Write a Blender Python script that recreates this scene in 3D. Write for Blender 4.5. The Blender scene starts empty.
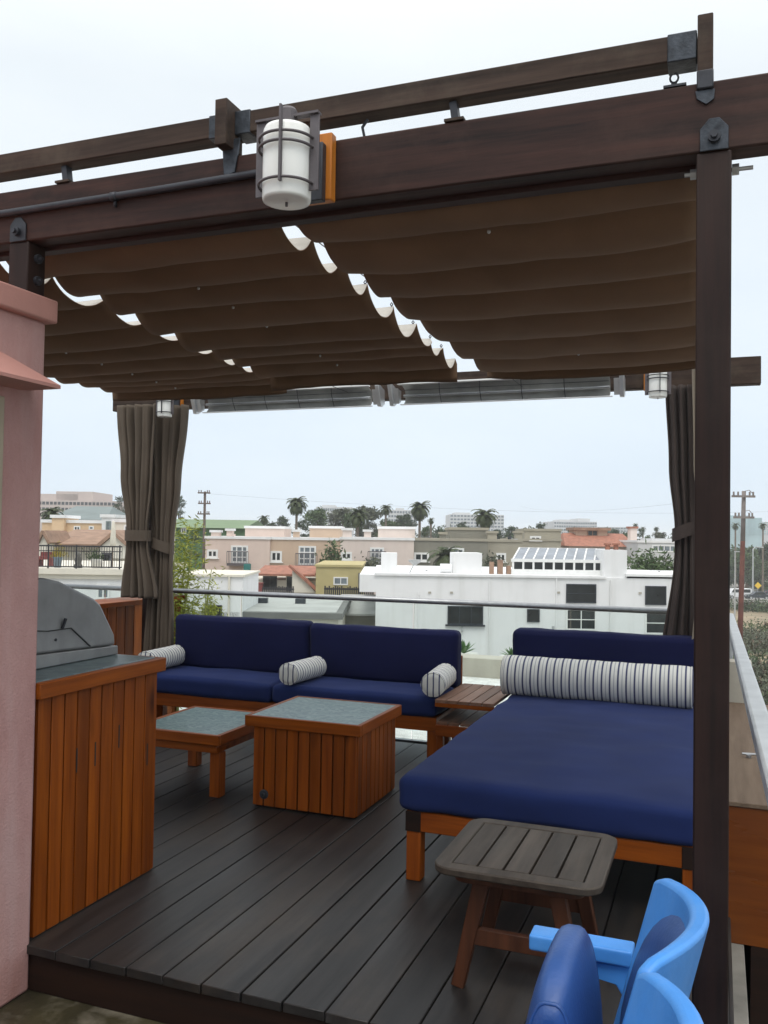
import bpy, bmesh, math, random
from mathutils import Vector, Matrix, noise
random.seed(7)
R = math.radians
scene = bpy.context.scene
COL = scene.collection

# ------------------------------------------------------------------ camera
FOC, YAW, PITCH, ROLL, EYE = 884.0, R(20.69), R(1.534), R(0.86), 1.5
fw = Vector((-math.sin(YAW)*math.cos(PITCH), math.cos(YAW)*math.cos(PITCH), math.sin(PITCH)))
rt = Vector((math.cos(YAW), math.sin(YAW), 0)); up = rt.cross(fw)
CR = math.cos(ROLL)*rt + math.sin(ROLL)*up
CU = -math.sin(ROLL)*rt + math.cos(ROLL)*up
cam_data = bpy.data.cameras.new('camera'); cam = bpy.data.objects.new('camera', cam_data); COL.objects.link(cam)
m = Matrix.Identity(4)
for i in range(3):
    m[i][0] = CR[i]; m[i][1] = CU[i]; m[i][2] = -fw[i]
m[2][3] = EYE
cam.matrix_world = m
cam_data.sensor_fit = 'VERTICAL'; cam_data.sensor_height = 24; cam_data.lens = FOC/1024*24
cam_data.clip_start = 0.05; cam_data.clip_end = 9000
scene.camera = cam
FH = Vector((-math.sin(YAW), math.cos(YAW), 0)); RH = Vector((math.cos(YAW), math.sin(YAW), 0))
# the neighbourhood is laid out in its own street grid: u along the fronts, v away from the terrace, z up
def AT(x, y, v):
    d = CR*((x-384)/FOC) - CU*((y-512)/FOC) + fw
    t = v/d.dot(FH)
    return Vector((d.dot(RH)*t, v, EYE + d.z*t))
GRID = lambda p: Vector(RH*p[0] + FH*p[1] + Vector((0, 0, p[2])))
GROUND = -9.0

# ------------------------------------------------------------------ materials
def newmat(name):
    mt = bpy.data.materials.new(name); mt.use_nodes = True
    nt = mt.node_tree; b = nt.nodes['Principled BSDF']
    return mt, nt, b
def nd(nt, t, **kw):
    n = nt.nodes.new(t)
    for k, v in kw.items():
        if hasattr(n, k): setattr(n, k, v)
    return n
def mixrgb(nt, fac, a, b, mode='MIX'):
    n = nt.nodes.new('ShaderNodeMix'); n.data_type = 'RGBA'; n.blend_type = mode
    for sock, val in ((n.inputs[0], fac), (n.inputs[6], a), (n.inputs[7], b)):
        if hasattr(val, 'is_linked') or hasattr(val, 'links'): nt.links.new(val, sock)
        elif isinstance(val, (int, float)): sock.default_value = val
        else: sock.default_value = (*val, 1) if len(val) == 3 else val
    return n.outputs[2]
def coords(nt, scale=(1, 1, 1), kind='Object'):
    tc = nd(nt, 'ShaderNodeTexCoord'); mp = nd(nt, 'ShaderNodeMapping')
    mp.inputs['Scale'].default_value = scale
    nt.links.new(tc.outputs[kind], mp.inputs[0]); return mp.outputs[0]
def tex_noise(nt, vec, scale, detail=4, rough=.55):
    n = nd(nt, 'ShaderNodeTexNoise'); n.inputs['Scale'].default_value = scale
    n.inputs['Detail'].default_value = detail; n.inputs['Roughness'].default_value = rough
    nt.links.new(vec, n.inputs['Vector']); return n.outputs['Fac']
def ramp(nt, fac, p0, p1, c0=(0, 0, 0), c1=(1, 1, 1)):
    n = nd(nt, 'ShaderNodeValToRGB'); e = n.color_ramp.elements
    e[0].position = p0; e[1].position = p1; e[0].color = (*c0, 1); e[1].color = (*c1, 1)
    nt.links.new(fac, n.inputs[0]); return n.outputs[0]
def bump(nt, b, h, strength, dist=.01):
    n = nd(nt, 'ShaderNodeBump'); n.inputs['Strength'].default_value = strength; n.inputs['Distance'].default_value = dist
    nt.links.new(h, n.inputs['Height']); nt.links.new(n.outputs[0], b.inputs['Normal'])
def plain(name, col, rough=.6, var=.15, scale=8, bmp=.1, metal=0, spec=.5, bscale=None, stain=None, bdist=.01):
    mt, nt, b = newmat(name); v = coords(nt)
    f = tex_noise(nt, v, scale)
    c = mixrgb(nt, ramp(nt, f, .3, .7), [x*(1-var) for x in col], [min(1, x*(1+var)) for x in col])
    if stain:
        vs = coords(nt, (1.5, 1.5, .12)); s = tex_noise(nt, vs, stain[1], 5)
        c = mixrgb(nt, ramp(nt, s, .5, .75), c, mixrgb(nt, stain[2], c, stain[0]))
    nt.links.new(c, b.inputs['Base Color'])
    b.inputs['Roughness'].default_value = rough; b.inputs['Metallic'].default_value = metal
    b.inputs['Specular IOR Level'].default_value = spec
    if bmp:
        bump(nt, b, tex_noise(nt, v, bscale or scale*6, 3), bmp, bdist)
    return mt
def island_random(nt):
    return nd(nt, 'ShaderNodeNewGeometry').outputs['Random Per Island']
def wood(name, dark, light, axis, rough=.55, tone=.3, grain=1.0, spec=.3, wear=None, bmp=.25, knots=0):
    mt, nt, b = newmat(name)
    sc = [22, 22, 22]; sc[axis] = 1.3
    tc = nd(nt, 'ShaderNodeTexCoord'); rnd = island_random(nt)
    off = nd(nt, 'ShaderNodeVectorMath', operation='SCALE'); off.inputs[0].default_value = (3.1, 5.7, 2.3)
    mul = nd(nt, 'ShaderNodeMath', operation='MULTIPLY'); mul.inputs[1].default_value = 9; nt.links.new(rnd, mul.inputs[0]); nt.links.new(mul.outputs[0], off.inputs['Scale'])
    add = nd(nt, 'ShaderNodeVectorMath', operation='ADD'); nt.links.new(tc.outputs['Object'], add.inputs[0]); nt.links.new(off.outputs[0], add.inputs[1])
    mp = nd(nt, 'ShaderNodeMapping'); mp.inputs['Scale'].default_value = sc; nt.links.new(add.outputs[0], mp.inputs[0])
    g = tex_noise(nt, mp.outputs[0], grain, 6, .65)
    mp2 = nd(nt, 'ShaderNodeMapping'); s2 = [3.5]*3; s2[axis] = .6; mp2.inputs['Scale'].default_value = s2; nt.links.new(add.outputs[0], mp2.inputs[0])
    g2 = tex_noise(nt, mp2.outputs[0], 1.6, 4)
    c = mixrgb(nt, ramp(nt, g, .32, .68), dark, light)
    c = mixrgb(nt, ramp(nt, g2, .35, .75), c, mixrgb(nt, .45, c, dark))
    if knots:
        mk = nd(nt, 'ShaderNodeMapping'); s3 = [9]*3; s3[axis] = 3.2; mk.inputs['Scale'].default_value = s3; nt.links.new(add.outputs[0], mk.inputs[0])
        vo = nd(nt, 'ShaderNodeTexVoronoi'); vo.inputs['Scale'].default_value = knots; nt.links.new(mk.outputs[0], vo.inputs['Vector'])
        c = mixrgb(nt, ramp(nt, vo.outputs['Distance'], .06, .17, (1, 1, 1), (0, 0, 0)), c, [x*.45 for x in dark])
    t = nd(nt, 'ShaderNodeMapRange'); t.inputs[3].default_value = 1-tone; t.inputs[4].default_value = 1+tone
    nt.links.new(rnd, t.inputs[0])
    sm = nd(nt, 'ShaderNodeVectorMath', operation='SCALE'); nt.links.new(c, sm.inputs[0]); nt.links.new(t.outputs[0], sm.inputs['Scale'])
    c = sm.outputs[0]
    if wear:
        w = tex_noise(nt, coords(nt, (1.2, .5, 1.2)), 2.2, 6, .7)
        c = mixrgb(nt, ramp(nt, w, .48, .72), c, mixrgb(nt, .5, c, wear))
    nt.links.new(c, b.inputs['Base Color'])
    rr = nd(nt, 'ShaderNodeMapRange'); rr.inputs[3].default_value = rough-.1; rr.inputs[4].default_value = rough+.15; nt.links.new(g2, rr.inputs[0]); nt.links.new(rr.outputs[0], b.inputs['Roughness'])
    b.inputs['Specular IOR Level'].default_value = spec
    bump(nt, b, g, bmp, .004)
    return mt
def fabric(name, col, weave=900, rough=.9, sheen=.05, var=.12, translucent=0.0, blot=3, tcol=None):
    mt, nt, b = newmat(name); v = coords(nt)
    f = tex_noise(nt, v, blot, 5); f2 = tex_noise(nt, v, weave, 1)
    c = mixrgb(nt, ramp(nt, f, .3, .7), [x*(1-var) for x in col], [x*(1+var) for x in col])
    c = mixrgb(nt, .25, c, mixrgb(nt, f2, (0, 0, 0), [x*2 for x in col]))
    nt.links.new(c, b.inputs['Base Color']); b.inputs['Roughness'].default_value = rough
    b.inputs['Sheen Weight'].default_value = sheen; b.inputs['Specular IOR Level'].default_value = .15
    bump(nt, b, f2, .12, .002)
    if translucent:
        tr = nd(nt, 'ShaderNodeBsdfTranslucent')
        if tcol: tr.inputs[0].default_value = (*tcol, 1)
        else: nt.links.new(c, tr.inputs[0])
        mx = nd(nt, 'ShaderNodeMixShader'); mx.inputs[0].default_value = translucent
        out = nt.nodes['Material Output']
        nt.links.new(b.outputs[0], mx.inputs[1]); nt.links.new(tr.outputs[0], mx.inputs[2]); nt.links.new(mx.outputs[0], out.inputs[0])
    return mt
def stripes(name, axis, pitch, duty=.27, faint=.055):
    mt, nt, b = newmat(name); tc = nd(nt, 'ShaderNodeTexCoord'); sp = nd(nt, 'ShaderNodeSeparateXYZ'); nt.links.new(tc.outputs['Object'], sp.inputs[0])
    a = nd(nt, 'ShaderNodeMath', operation='DIVIDE'); a.inputs[1].default_value = pitch; nt.links.new(sp.outputs[axis], a.inputs[0])
    fr = nd(nt, 'ShaderNodeMath', operation='FRACT'); nt.links.new(a.outputs[0], fr.inputs[0])
    lt = nd(nt, 'ShaderNodeMath', operation='LESS_THAN'); lt.inputs[1].default_value = duty; nt.links.new(fr.outputs[0], lt.inputs[0])
    v = coords(nt); f = tex_noise(nt, v, 5); f2 = tex_noise(nt, v, 500, 1)
    white = mixrgb(nt, f, (.56, .56, .52), (.70, .70, .66))
    a2 = nd(nt, 'ShaderNodeMath', operation='COMPARE'); a2.inputs[1].default_value = .5 + duty*.5; a2.inputs[2].default_value = faint; nt.links.new(fr.outputs[0], a2.inputs[0])
    white = mixrgb(nt, a2.outputs[0], white, (.34, .35, .38))
    c = mixrgb(nt, lt.outputs[0], white, (.075, .082, .145))
    nt.links.new(c, b.inputs['Base Color']); b.inputs['Roughness'].default_value = .9; b.inputs['Specular IOR Level'].default_value = .15
    bump(nt, b, f2, .15, .002)
    return mt
def mosaic(name, c1, c2, c3, scale):
    mt, nt, b = newmat(name); v = coords(nt)
    vo = nd(nt, 'ShaderNodeTexVoronoi'); vo.inputs['Scale'].default_value = scale; nt.links.new(v, vo.inputs['Vector'])
    f = tex_noise(nt, v, 14, 6, .7)
    sp = nd(nt, 'ShaderNodeSeparateColor'); nt.links.new(vo.outputs['Color'], sp.inputs[0])
    c = mixrgb(nt, sp.outputs[0], c1, c2); c = mixrgb(nt, ramp(nt, f, .45, .7), c, c3)
    nt.links.new(c, b.inputs['Base Color'])
    b.inputs['Roughness'].default_value = .35
    bump(nt, b, f, .3, .003)
    return mt
def glassy(name, tint=(.95, .98, .97), refl=1.45, rough=.02):
    mt, nt, b = newmat(name); nt.nodes.remove(b)
    t = nd(nt, 'ShaderNodeBsdfTransparent'); t.inputs[0].default_value = (*tint, 1)
    g = nd(nt, 'ShaderNodeBsdfGlossy'); g.inputs['Roughness'].default_value = rough
    f = nd(nt, 'ShaderNodeFresnel'); f.inputs[0].default_value = refl
    mx = nd(nt, 'ShaderNodeMixShader'); nt.links.new(f.outputs[0], mx.inputs[0]); nt.links.new(t.outputs[0], mx.inputs[1]); nt.links.new(g.outputs[0], mx.inputs[2])
    nt.links.new(mx.outputs[0], nt.nodes['Material Output'].inputs[0]); return mt
def leafmat(name, dark, light, rough=.6):
    mt, nt, b = newmat(name); r = island_random(nt)
    v = coords(nt); f = tex_noise(nt, v, .9, 3)
    c = mixrgb(nt, r, dark, light); c = mixrgb(nt, ramp(nt, f, .35, .65), c, mixrgb(nt, .5, c, light))
    nt.links.new(c, b.inputs['Base Color']); b.inputs['Roughness'].default_value = rough; b.inputs['Specular IOR Level'].default_value = .3
    return mt

M = {}
M['beam'] = wood('dark_stained_beam_wood', (.009, .003, .0022), (.058, .021, .014), 0, .6, .12, grain=1.4, wear=(.075, .038, .027), knots=.75)
M['ledger'] = wood('dark_red_ledger_wood', (.018, .007, .006), (.05, .018, .014), 0, .6, .1)
M['post'] = wood('dark_stained_post_wood', (.008, .0030, .0021), (.031, .0125, .0088), 2, .6, .12, wear=(.036, .022, .017), knots=.6)
M['oldrail'] = wood('weathered_brown_wood', (.020, .0115, .008), (.080, .050, .036), 0, .7, .12, wear=(.12, .095, .07), knots=.5)
M['cedar_v'] = wood('oiled_cedar_upright', (.150, .030, .0024), (.335, .084, .0060), 2, .45, 0.22, spec=.22, knots=.5)
M['cedar_x'] = wood('oiled_cedar_crosswise', (.150, .030, .0024), (.335, .084, .0060), 0, .45, 0.12, spec=.22, knots=.5)
M['cedar_y'] = wood('oiled_cedar_lengthwise', (.150, .030, .0024), (.335, .084, .0060), 1, .45, 0.12, spec=.22, knots=.5)
M['tablewood'] = wood('grey_weathered_teak', (.024, .018, .014), (.078, .061, .047), 1, .6, .16, spec=.3, wear=(.095, .086, .075))
M['tableleg'] = wood('reddish_teak', (.035, .011, .005), (.105, .036, .015), 2, .5, .1)
M['slatwood'] = wood('brown_teak_slats', (.13, .065, .04), (.27, .15, .10), 1, .55, .15)
M['deck'] = wood('charcoal_deck_boards', (.0105, .0100, .0104), (.032, .0300, .0295), 1, .42, .38, spec=.4, wear=(.072, .052, .036))
M['fascia'] = wood('dark_red_fascia_wood', (.007, .0026, .0015), (.022, .008, .0035), 0, .6, .1)
M['tanboard'] = wood('sunbleached_board', (.10, .068, .045), (.18, .13, .09), 1, .8, .1)
M['plypanel'] = wood('varnished_plywood', (.115, .028, .003), (.185, .050, .006), 0, .25, .05, spec=.5)
M['steel'] = plain('galvanised_grey_plate', (.050, .057, .068), .5, .55, 22, .15, .6)
M['blackmetal'] = plain('dark_painted_metal', (.035, .037, .045), .45, .2, 20, .05, .3)
M['bronze'] = plain('grey_bronze_metal', (.13, .115, .12), .5, .15, 20, .05, .5)
M['chrome'] = plain('brushed_steel_tube', (.36, .37, .38), .38, .1, 30, .03, .95)
M['steelrail'] = plain('dull_painted_steel', (.46, .48, .49), .45, .1, 12, .05, .3)
M['alu'] = plain('aluminium_sheet', (.62, .63, .64), .4, .1, 12, .02, .75)
M['reflector'] = plain('dulled_reflector', (.36, .36, .345), .4, .25, 5, .03, .35)
M['hood'] = plain('grey_hammered_steel', (.285, .287, .285), .42, .20, 5, .05, .45, stain=((.16, .16, .155), 5, .45))
M['hoodline'] = plain('blackened_seam', (.02, .02, .02), .7, .1, 20, 0)
M['shade'] = None
mt, nt, b = newmat('white_opal_glass'); b.inputs['Base Color'].default_value = (.86, .86, .82, 1); b.inputs['Roughness'].default_value = .25
b.inputs['Subsurface Weight'].default_value = .35; b.inputs['Subsurface Radius'].default_value = (.05, .05, .05); M['shade'] = mt
M['orangeblock'] = wood('orange_cedar_block', (.42, .13, .015), (.66, .24, .035), 2, .4, .05)
M['canopy'] = fabric('brown_canopy_underside', (.235, .148, .092), 700, .9, .05, .16, .22, tcol=(.26, .15, .085))
M['canopytop'] = fabric('skylit_canopy_top', (.50, .47, .42), 700, .9, .1, .12, .05, tcol=(.2, .13, .08))  # upper side of the brown cloth, sky light put into the paler colour
M['curtain'] = fabric('taupe_curtain_cloth', (.125, .100, .078), 700, .9, .05, .2, .08)
M['curtain_dark'] = fabric('dark_taupe_curtain_cloth', (.070, .055, .050), 700, .9, .05, .2, .05)
M['curtain_light'] = fabric('pale_taupe_curtain_cloth', (.27, .23, .18), 700, .9, .2, .12, .1)
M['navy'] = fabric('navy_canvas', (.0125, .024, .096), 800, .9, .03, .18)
M['navy_shaded'] = fabric('shaded_navy_canvas', (.0065, .009, .044), 800, .9, .03, .13)  # same navy canvas, shade on the back cushions put into the colour
M['pipe_navy'] = fabric('navy_piping', (.022, .030, .15), 800, .85, .2, .1)
M['stripe_x'] = stripes('striped_ticking_crosswise', 0, .0508, .22); M['stripe_y'] = stripes('striped_ticking_lengthwise', 1, .034, .26, 0)
M['stripe_end'] = stripes('striped_ticking_end', 0, .040, .24, 0)
M['mosaic'] = mosaic('blue_green_mosaic', (.055, .115, .125), (.20, .275, .275), (.11, .185, .19), 55)
M['slate'] = mosaic('blue_slate', (.075, .115, .13), (.15, .205, .21), (.11, .14, .145), 30)
M['pink'] = plain('pink_stucco', (.53, .315, .290), .9, .10, 3, .5, bscale=110, stain=((.35, .19, .17), 2, .35), bdist=.006)
mt = M['pink']; nt = mt.node_tree; b = nt.nodes['Principled BSDF']
pv_ = coords(nt, (1, 1, .45)); f1 = tex_noise(nt, pv_, 2.6, 8, .72); f2 = tex_noise(nt, coords(nt, (7, 7, .8)), 1.5, 5, .6)
c0 = b.inputs['Base Color'].links[0].from_socket
c0 = mixrgb(nt, ramp(nt, f1, .40, .66), c0, (.44, .235, .215)); c0 = mixrgb(nt, ramp(nt, f2, .52, .80), c0, (.53, .345, .325))
sz = nd(nt, 'ShaderNodeSeparateXYZ'); tcz = nd(nt, 'ShaderNodeTexCoord'); nt.links.new(tcz.outputs['Object'], sz.inputs[0])
gz = nd(nt, 'ShaderNodeMath', operation='MULTIPLY_ADD'); gz.inputs[1].default_value = -1.6; nt.links.new(sz.outputs[2], gz.inputs[0]); nt.links.new(f1, gz.inputs[2])
c0 = mixrgb(nt, ramp(nt, gz.outputs[0], .25, .62), c0, (.40, .19, .155))        # rusty splash stain along the foot of the wall
nt.links.new(c0, b.inputs['Base Color'])
M['pinkcap'] = plain('salmon_cap', (.50, .25, .21), .7, .08, 4, .15, bscale=60)
M['windowframe'] = plain('tan_window_frame', (.42, .36, .26), .6, .08, 5, .05)
M['tile'] = plain('mossy_floor_tile', (.050, .043, .022), .5, .5, 4.5, .25, stain=((.30, .27, .21), 4.2, .7))
M['bluepl'] = plain('sky_blue_plastic', (.068, .295, .76), .45, .12, 5, .08, bscale=70, stain=((.16, .36, .70), 5, .35))
M['bluepad'] = plain('navy_vinyl_pad', (.030, .088, .28), .42, .18, 5, .12, bscale=90)
M['screw'] = plain('steel_screw', (.5, .5, .5), .35, .1, 30, 0, .9)
M['glass'] = glassy('railing_glass', (.93, .965, .955), 1.3)
M['pane'] = plain('dark_window_glass', (.018, .022, .024), .10, .5, 1.1, .02, spec=.45)
M['panelight'] = plain('pale_window_glass', (.15, .18, .20), .1, .4, 1.2, .02, spec=.8)
M['whiteframe'] = plain('white_window_frame', (.78, .78, .76), .5, .05, 5, .03)
M['white'] = plain('white_render', (.79, .79, .785), .9, .04, .8, .2, bscale=30, stain=((.62, .62, .59), 1.2, .5))
M['offwhite'] = plain('cream_render', (.70, .66, .56), .9, .06, 1, .2, bscale=30, stain=((.5, .46, .4), 1, .3))
M['peach'] = plain('pale_peach_render', (.66, .53, .46), .9, .06, .7, .2, bscale=20, stain=((.52, .40, .33), 1, .3))
M['tan'] = plain('tan_render', (.56, .42, .31), .9, .06, .7, .2, bscale=20, stain=((.46, .33, .25), 1, .3))
M['blush'] = plain('blush_render', (.68, .58, .52), .9, .06, .7, .2, bscale=20, stain=((.55, .45, .4), 1, .3))
M['olive'] = plain('grey_olive_render', (.23, .22, .18), .9, .08, .7, .2, bscale=20, stain=((.17, .16, .13), 1, .3))
M['khaki'] = plain('khaki_render', (.36, .33, .26), .9, .08, .7, .2, bscale=20)
M['mustard'] = plain('olive_yellow_render', (.46, .39, .19), .9, .08, .7, .2, bscale=20)
M['peachyellow'] = plain('apricot_render', (.68, .49, .31), .9, .06, .7, .2, bscale=20)
M['terracotta'] = plain('terracotta_tiles', (.33, .135, .085), .8, .3, 3, .4, bscale=4)
M['browntile'] = plain('brown_shingles', (.30, .19, .13), .85, .25, 2, .3, bscale=5)
M['greyroof'] = plain('grey_felt_roof', (.42, .42, .40), .9, .15, .5, .2, bscale=5, stain=((.25, .25, .23), .6, .4))
M['graveldark'] = plain('dark_roof_edge', (.16, .16, .15), .9, .15, .8, .2)
M['gravel'] = plain('white_gravel_roof', (.72, .72, .69), .95, .2, 9, .8, bscale=45, bdist=.03)
M['parapet'] = plain('beige_parapet', (.42, .395, .335), .9, .12, 2, .25, bscale=30, stain=((.3, .28, .22), 2, .4))
M['greenpaint'] = plain('green_cladding', (.075, .155, .06), .8, .15, .3, .1)
M['greenlight'] = plain('light_green_roof', (.17, .24, .13), .8, .12, .2, .1)
M['tealroof'] = plain('grey_teal_roof', (.19, .225, .22), .8, .12, .5, .2, bscale=4)
M['hazypink'] = plain('pinkish_concrete', (.52, .43, .39), .9, .05, .1, 0)
M['hazywhite'] = plain('pale_concrete', (.58, .58, .58), .9, .05, .1, 0)
M['glasstower'] = plain('teal_curtain_wall', (.36, .48, .50), .2, .2, .12, 0, spec=.8)
M['solar'] = plain('tinted_roof_glazing', (.20, .22, .25), .25, .25, 1.2, .02, spec=.9)
M['rust'] = plain('rusty_red_steel', (.105, .034, .022), .75, .3, 2.5, .2)
M['greywood'] = plain('grey_pole_wood', (.21, .18, .165), .85, .2, 3, .2)
M['polebrown'] = plain('dark_pole_wood', (.11, .08, .065), .85, .2, 3, .2)
M['lamp_grey'] = plain('grey_lamp_post', (.45, .46, .46), .5, .1, 5, 0, .3)
M['trunk'] = plain('brown_bark', (.13, .095, .065), .9, .3, 2, .6, bscale=9)
M['palmtrunk'] = plain('grey_palm_bark', (.17, .135, .105), .9, .25, 3, .6, bscale=6)
M['asphalt'] = plain('asphalt', (.20, .195, .19), .9, .12, .3, .3)
M['greywall'] = plain('grey_weathered_kerb', (.21, .20, .175), .85, .25, 6, .2)
M['kerb'] = plain('pale_kerb', (.5, .48, .45), .85, .1, 1, .2)
M['sand'] = plain('sandy_soil', (.27, .21, .135), .95, .3, .2, .4, bscale=1, stain=((.15, .15, .085), .25, .8))
M['earth'] = plain('city_ground', (.22, .21, .18), .95, .3, .03, .2, bscale=1)
M['paint'] = plain('road_paint', (.7, .7, .66), .8, .1, 1, 0)
M['carsilver'] = plain('dark_grey_car_paint', (.055, .065, .08), .25, .05, 2, 0, .5)
M['carwhite'] = plain('white_car_paint', (.75, .75, .75), .3, .03, 2, 0)
M['rubber'] = plain('tyre_rubber', (.02, .02, .02), .8, .1, 5, 0)
M['yellow'] = plain('yellow_sign_paint', (.80, .52, .03), .5, .05, 5, 0)
M['redlamp'] = plain('red_lens', (.45, .02, .02), .3, .05, 5, 0)
M['pot_blue'] = plain('blue_grey_glaze', (.17, .23, .29), .4, .15, 8, .05)
M['pot_white'] = plain('white_glaze', (.7, .69, .65), .5, .1, 8, .05)
M['stone'] = plain('grey_stone', (.14, .135, .12), .9, .2, 8, .3)
M['redbox'] = plain('maroon_painted_wood', (.22, .055, .05), .7, .15, 4, .1)
M['teal_box'] = plain('teal_awning', (.03, .17, .15), .7, .1, 4, .1)
M['canvas_cream'] = fabric('cream_canvas', (.66, .62, .52), 300)
M['blackiron'] = plain('black_iron', (.035, .035, .04), .6, .2, 8, .05, .3)
M['leaf_dark'] = leafmat('dark_foliage', (.020, .035, .017), (.055, .085, .035))
M['leaf_mid'] = leafmat('mid_foliage', (.030, .055, .020), (.085, .13, .045))
M['leaf_grey'] = leafmat('grey_green_foliage', (.050, .060, .038), (.105, .115, .072))
M['leaf_bamboo'] = leafmat('bamboo_foliage', (.12, .16, .018), (.40, .42, .06))
M['leaf_yellow'] = leafmat('yellow_foliage', (.24, .20, .03), (.45, .36, .06))
M['leaf_palm'] = leafmat('palm_foliage', (.022, .036, .014), (.075, .095, .036))
M['bamboo_cane'] = plain('bamboo_cane', (.26, .27, .09), .5, .2, 5, .1)
M['agave'] = leafmat('agave_leaf', (.07, .14, .06), (.16, .26, .12))

# ------------------------------------------------------------------ mesh builder
INV = {}
class MB:
    def __init__(s, T=None): s.v = []; s.f = []; s.mi = []; s.T = T
    def add(s, vs, fs, mi=0):
        n = len(s.v)
        s.v += [s.T(p) if s.T else Vector(p) for p in vs]
        s.f += [tuple(i+n for i in f) for f in fs]; s.mi += [mi]*len(fs)
    def box(s, a, c, mi=0):
        x0, y0, z0 = [min(p, q) for p, q in zip(a, c)]; x1, y1, z1 = [max(p, q) for p, q in zip(a, c)]
        s.add([(x0,y0,z0),(x1,y0,z0),(x1,y1,z0),(x0,y1,z0),(x0,y0,z1),(x1,y0,z1),(x1,y1,z1),(x0,y1,z1)],
              [(0,3,2,1),(4,5,6,7),(0,1,5,4),(1,2,6,5),(2,3,7,6),(3,0,4,7)], mi)
        return s
    def bar(s, p, q, w, h, side=(0, 0, 1), mi=0, w2=None, h2=None):
        p = Vector(p); q = Vector(q); d = (q-p).normalized(); sd = Vector(side); a = d.cross(sd)
        if a.length < 1e-4: a = d.cross(Vector((1, 0, 0)))
        a.normalize(); b2 = a.cross(d); w2 = w if w2 is None else w2; h2 = h if h2 is None else h2
        vs = []
        for c, ww, hh in ((p, w, h), (q, w2, h2)):
            for i, j in ((-1,-1),(1,-1),(1,1),(-1,1)): vs.append(c + a*i*ww/2 + b2*j*hh/2)
        s.add(vs, [(0,1,2,3),(7,6,5,4),(0,4,5,1),(1,5,6,2),(2,6,7,3),(3,7,4,0)], mi); return s
    def tube(s, pts, r, n=10, mi=0, cap=True):
        pts = [Vector(p) for p in pts]; rs = r if isinstance(r, (list, tuple)) else [r]*len(pts)
        vs = []; ref = None
        for i, p in enumerate(pts):
            d = (pts[min(i+1, len(pts)-1)] - pts[max(i-1, 0)]).normalized()
            if ref is None:
                ref = d.cross(Vector((0, 0, 1)))
                if ref.length < .01: ref = d.cross(Vector((1, 0, 0)))
            a = (ref - d*ref.dot(d)).normalized(); ref = a; c = d.cross(a)
            for k in range(n):
                t = 2*math.pi*k/n; vs.append(p + (a*math.cos(t) + c*math.sin(t))*rs[i])
        fs = [(i*n+k, i*n+(k+1)%n, (i+1)*n+(k+1)%n, (i+1)*n+k) for i in range(len(pts)-1) for k in range(n)]
        if cap: fs += [tuple(range(n))[::-1], tuple((len(pts)-1)*n+k for k in range(n))]
        s.add(vs, fs, mi); return s
    def lathe(s, prof, c=(0, 0, 0), n=20, mi=0):
        c = Vector(c); vs = []
        for r, z in prof:
            for k in range(n):
                t = 2*math.pi*k/n; vs.append((c.x + r*math.cos(t), c.y + r*math.sin(t), c.z + z))
        m_ = len(prof)
        fs = [(i*n+k, i*n+(k+1)%n, (i+1)*n+(k+1)%n, (i+1)*n+k) for i in range(m_-1) for k in range(n)]
        fs += [tuple(range(n))[::-1], tuple((m_-1)*n+k for k in range(n))]
        s.add(vs, fs, mi); return s
    def prism(s, poly, axis, a, b, mi=0):
        def mk(p, t):
            return [(t, p[0], p[1]), (p[0], t, p[1]), (p[0], p[1], t)][axis]
        n = len(poly)
        vs = [mk(p, a) for p in poly] + [mk(p, b) for p in poly]
        fs = [tuple(range(n))[::-1], tuple(range(n, 2*n))] + [(i, (i+1) % n, n+(i+1) % n, n+i) for i in range(n)]
        s.add(vs, fs, mi); return s
    def build(s, name, mats, parent=None, bevel=0, smooth=False, seg=2, fix=True):
        mats = mats if isinstance(mats, list) else [mats]
        inv = INV.get(parent.name) if parent else None
        vs = [inv @ p for p in s.v] if inv else s.v
        me = bpy.data.meshes.new(name); me.from_pydata([tuple(p) for p in vs], [], s.f)
        for mm in mats: me.materials.append(M[mm] if isinstance(mm, str) else mm)
        for p, i in zip(me.polygons, s.mi): p.material_index = i; p.use_smooth = smooth
        if fix:
            bm = bmesh.new(); bm.from_mesh(me); bmesh.ops.recalc_face_normals(bm, faces=bm.faces); bm.to_mesh(me); bm.free()
        o = bpy.data.objects.new(name, me); COL.objects.link(o)
        if parent:
            o.parent = parent; INV[o.name] = inv
        if bevel:
            bv = o.modifiers.new('edges', 'BEVEL'); bv.width = bevel; bv.segments = seg; bv.limit_method = 'ANGLE'; bv.angle_limit = R(40)
            for p in me.polygons: p.use_smooth = True
            sb = o.modifiers.new('shade', 'WEIGHTED_NORMAL') if False else None
            try: me.set_sharp_from_angle(angle=R(35))
            except Exception: pass
        return o
def tag(o, label, cat, group=None):
    o['label'] = label; o['category'] = cat
    if group: o['group'] = group
    return o
def thing(name, label, cat, loc, rz=0, group=None):
    o = bpy.data.objects.new(name, None); COL.objects.link(o); o.location = loc; o.rotation_euler = (0, 0, rz)
    o.empty_display_size = .2
    INV[o.name] = (Matrix.Translation(Vector(loc)) @ Matrix.Rotation(rz, 4, 'Z')).inverted()
    return tag(o, label, cat, group)
def struct(o, stuff=False): o['kind'] = 'stuff' if stuff else 'structure'; return o
def gthing(name, label, cat, p, group=None):            # a thing standing in the neighbourhood grid
    return thing(name, label, cat, GRID((p[0], p[1], p[2])), YAW, group)
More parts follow.
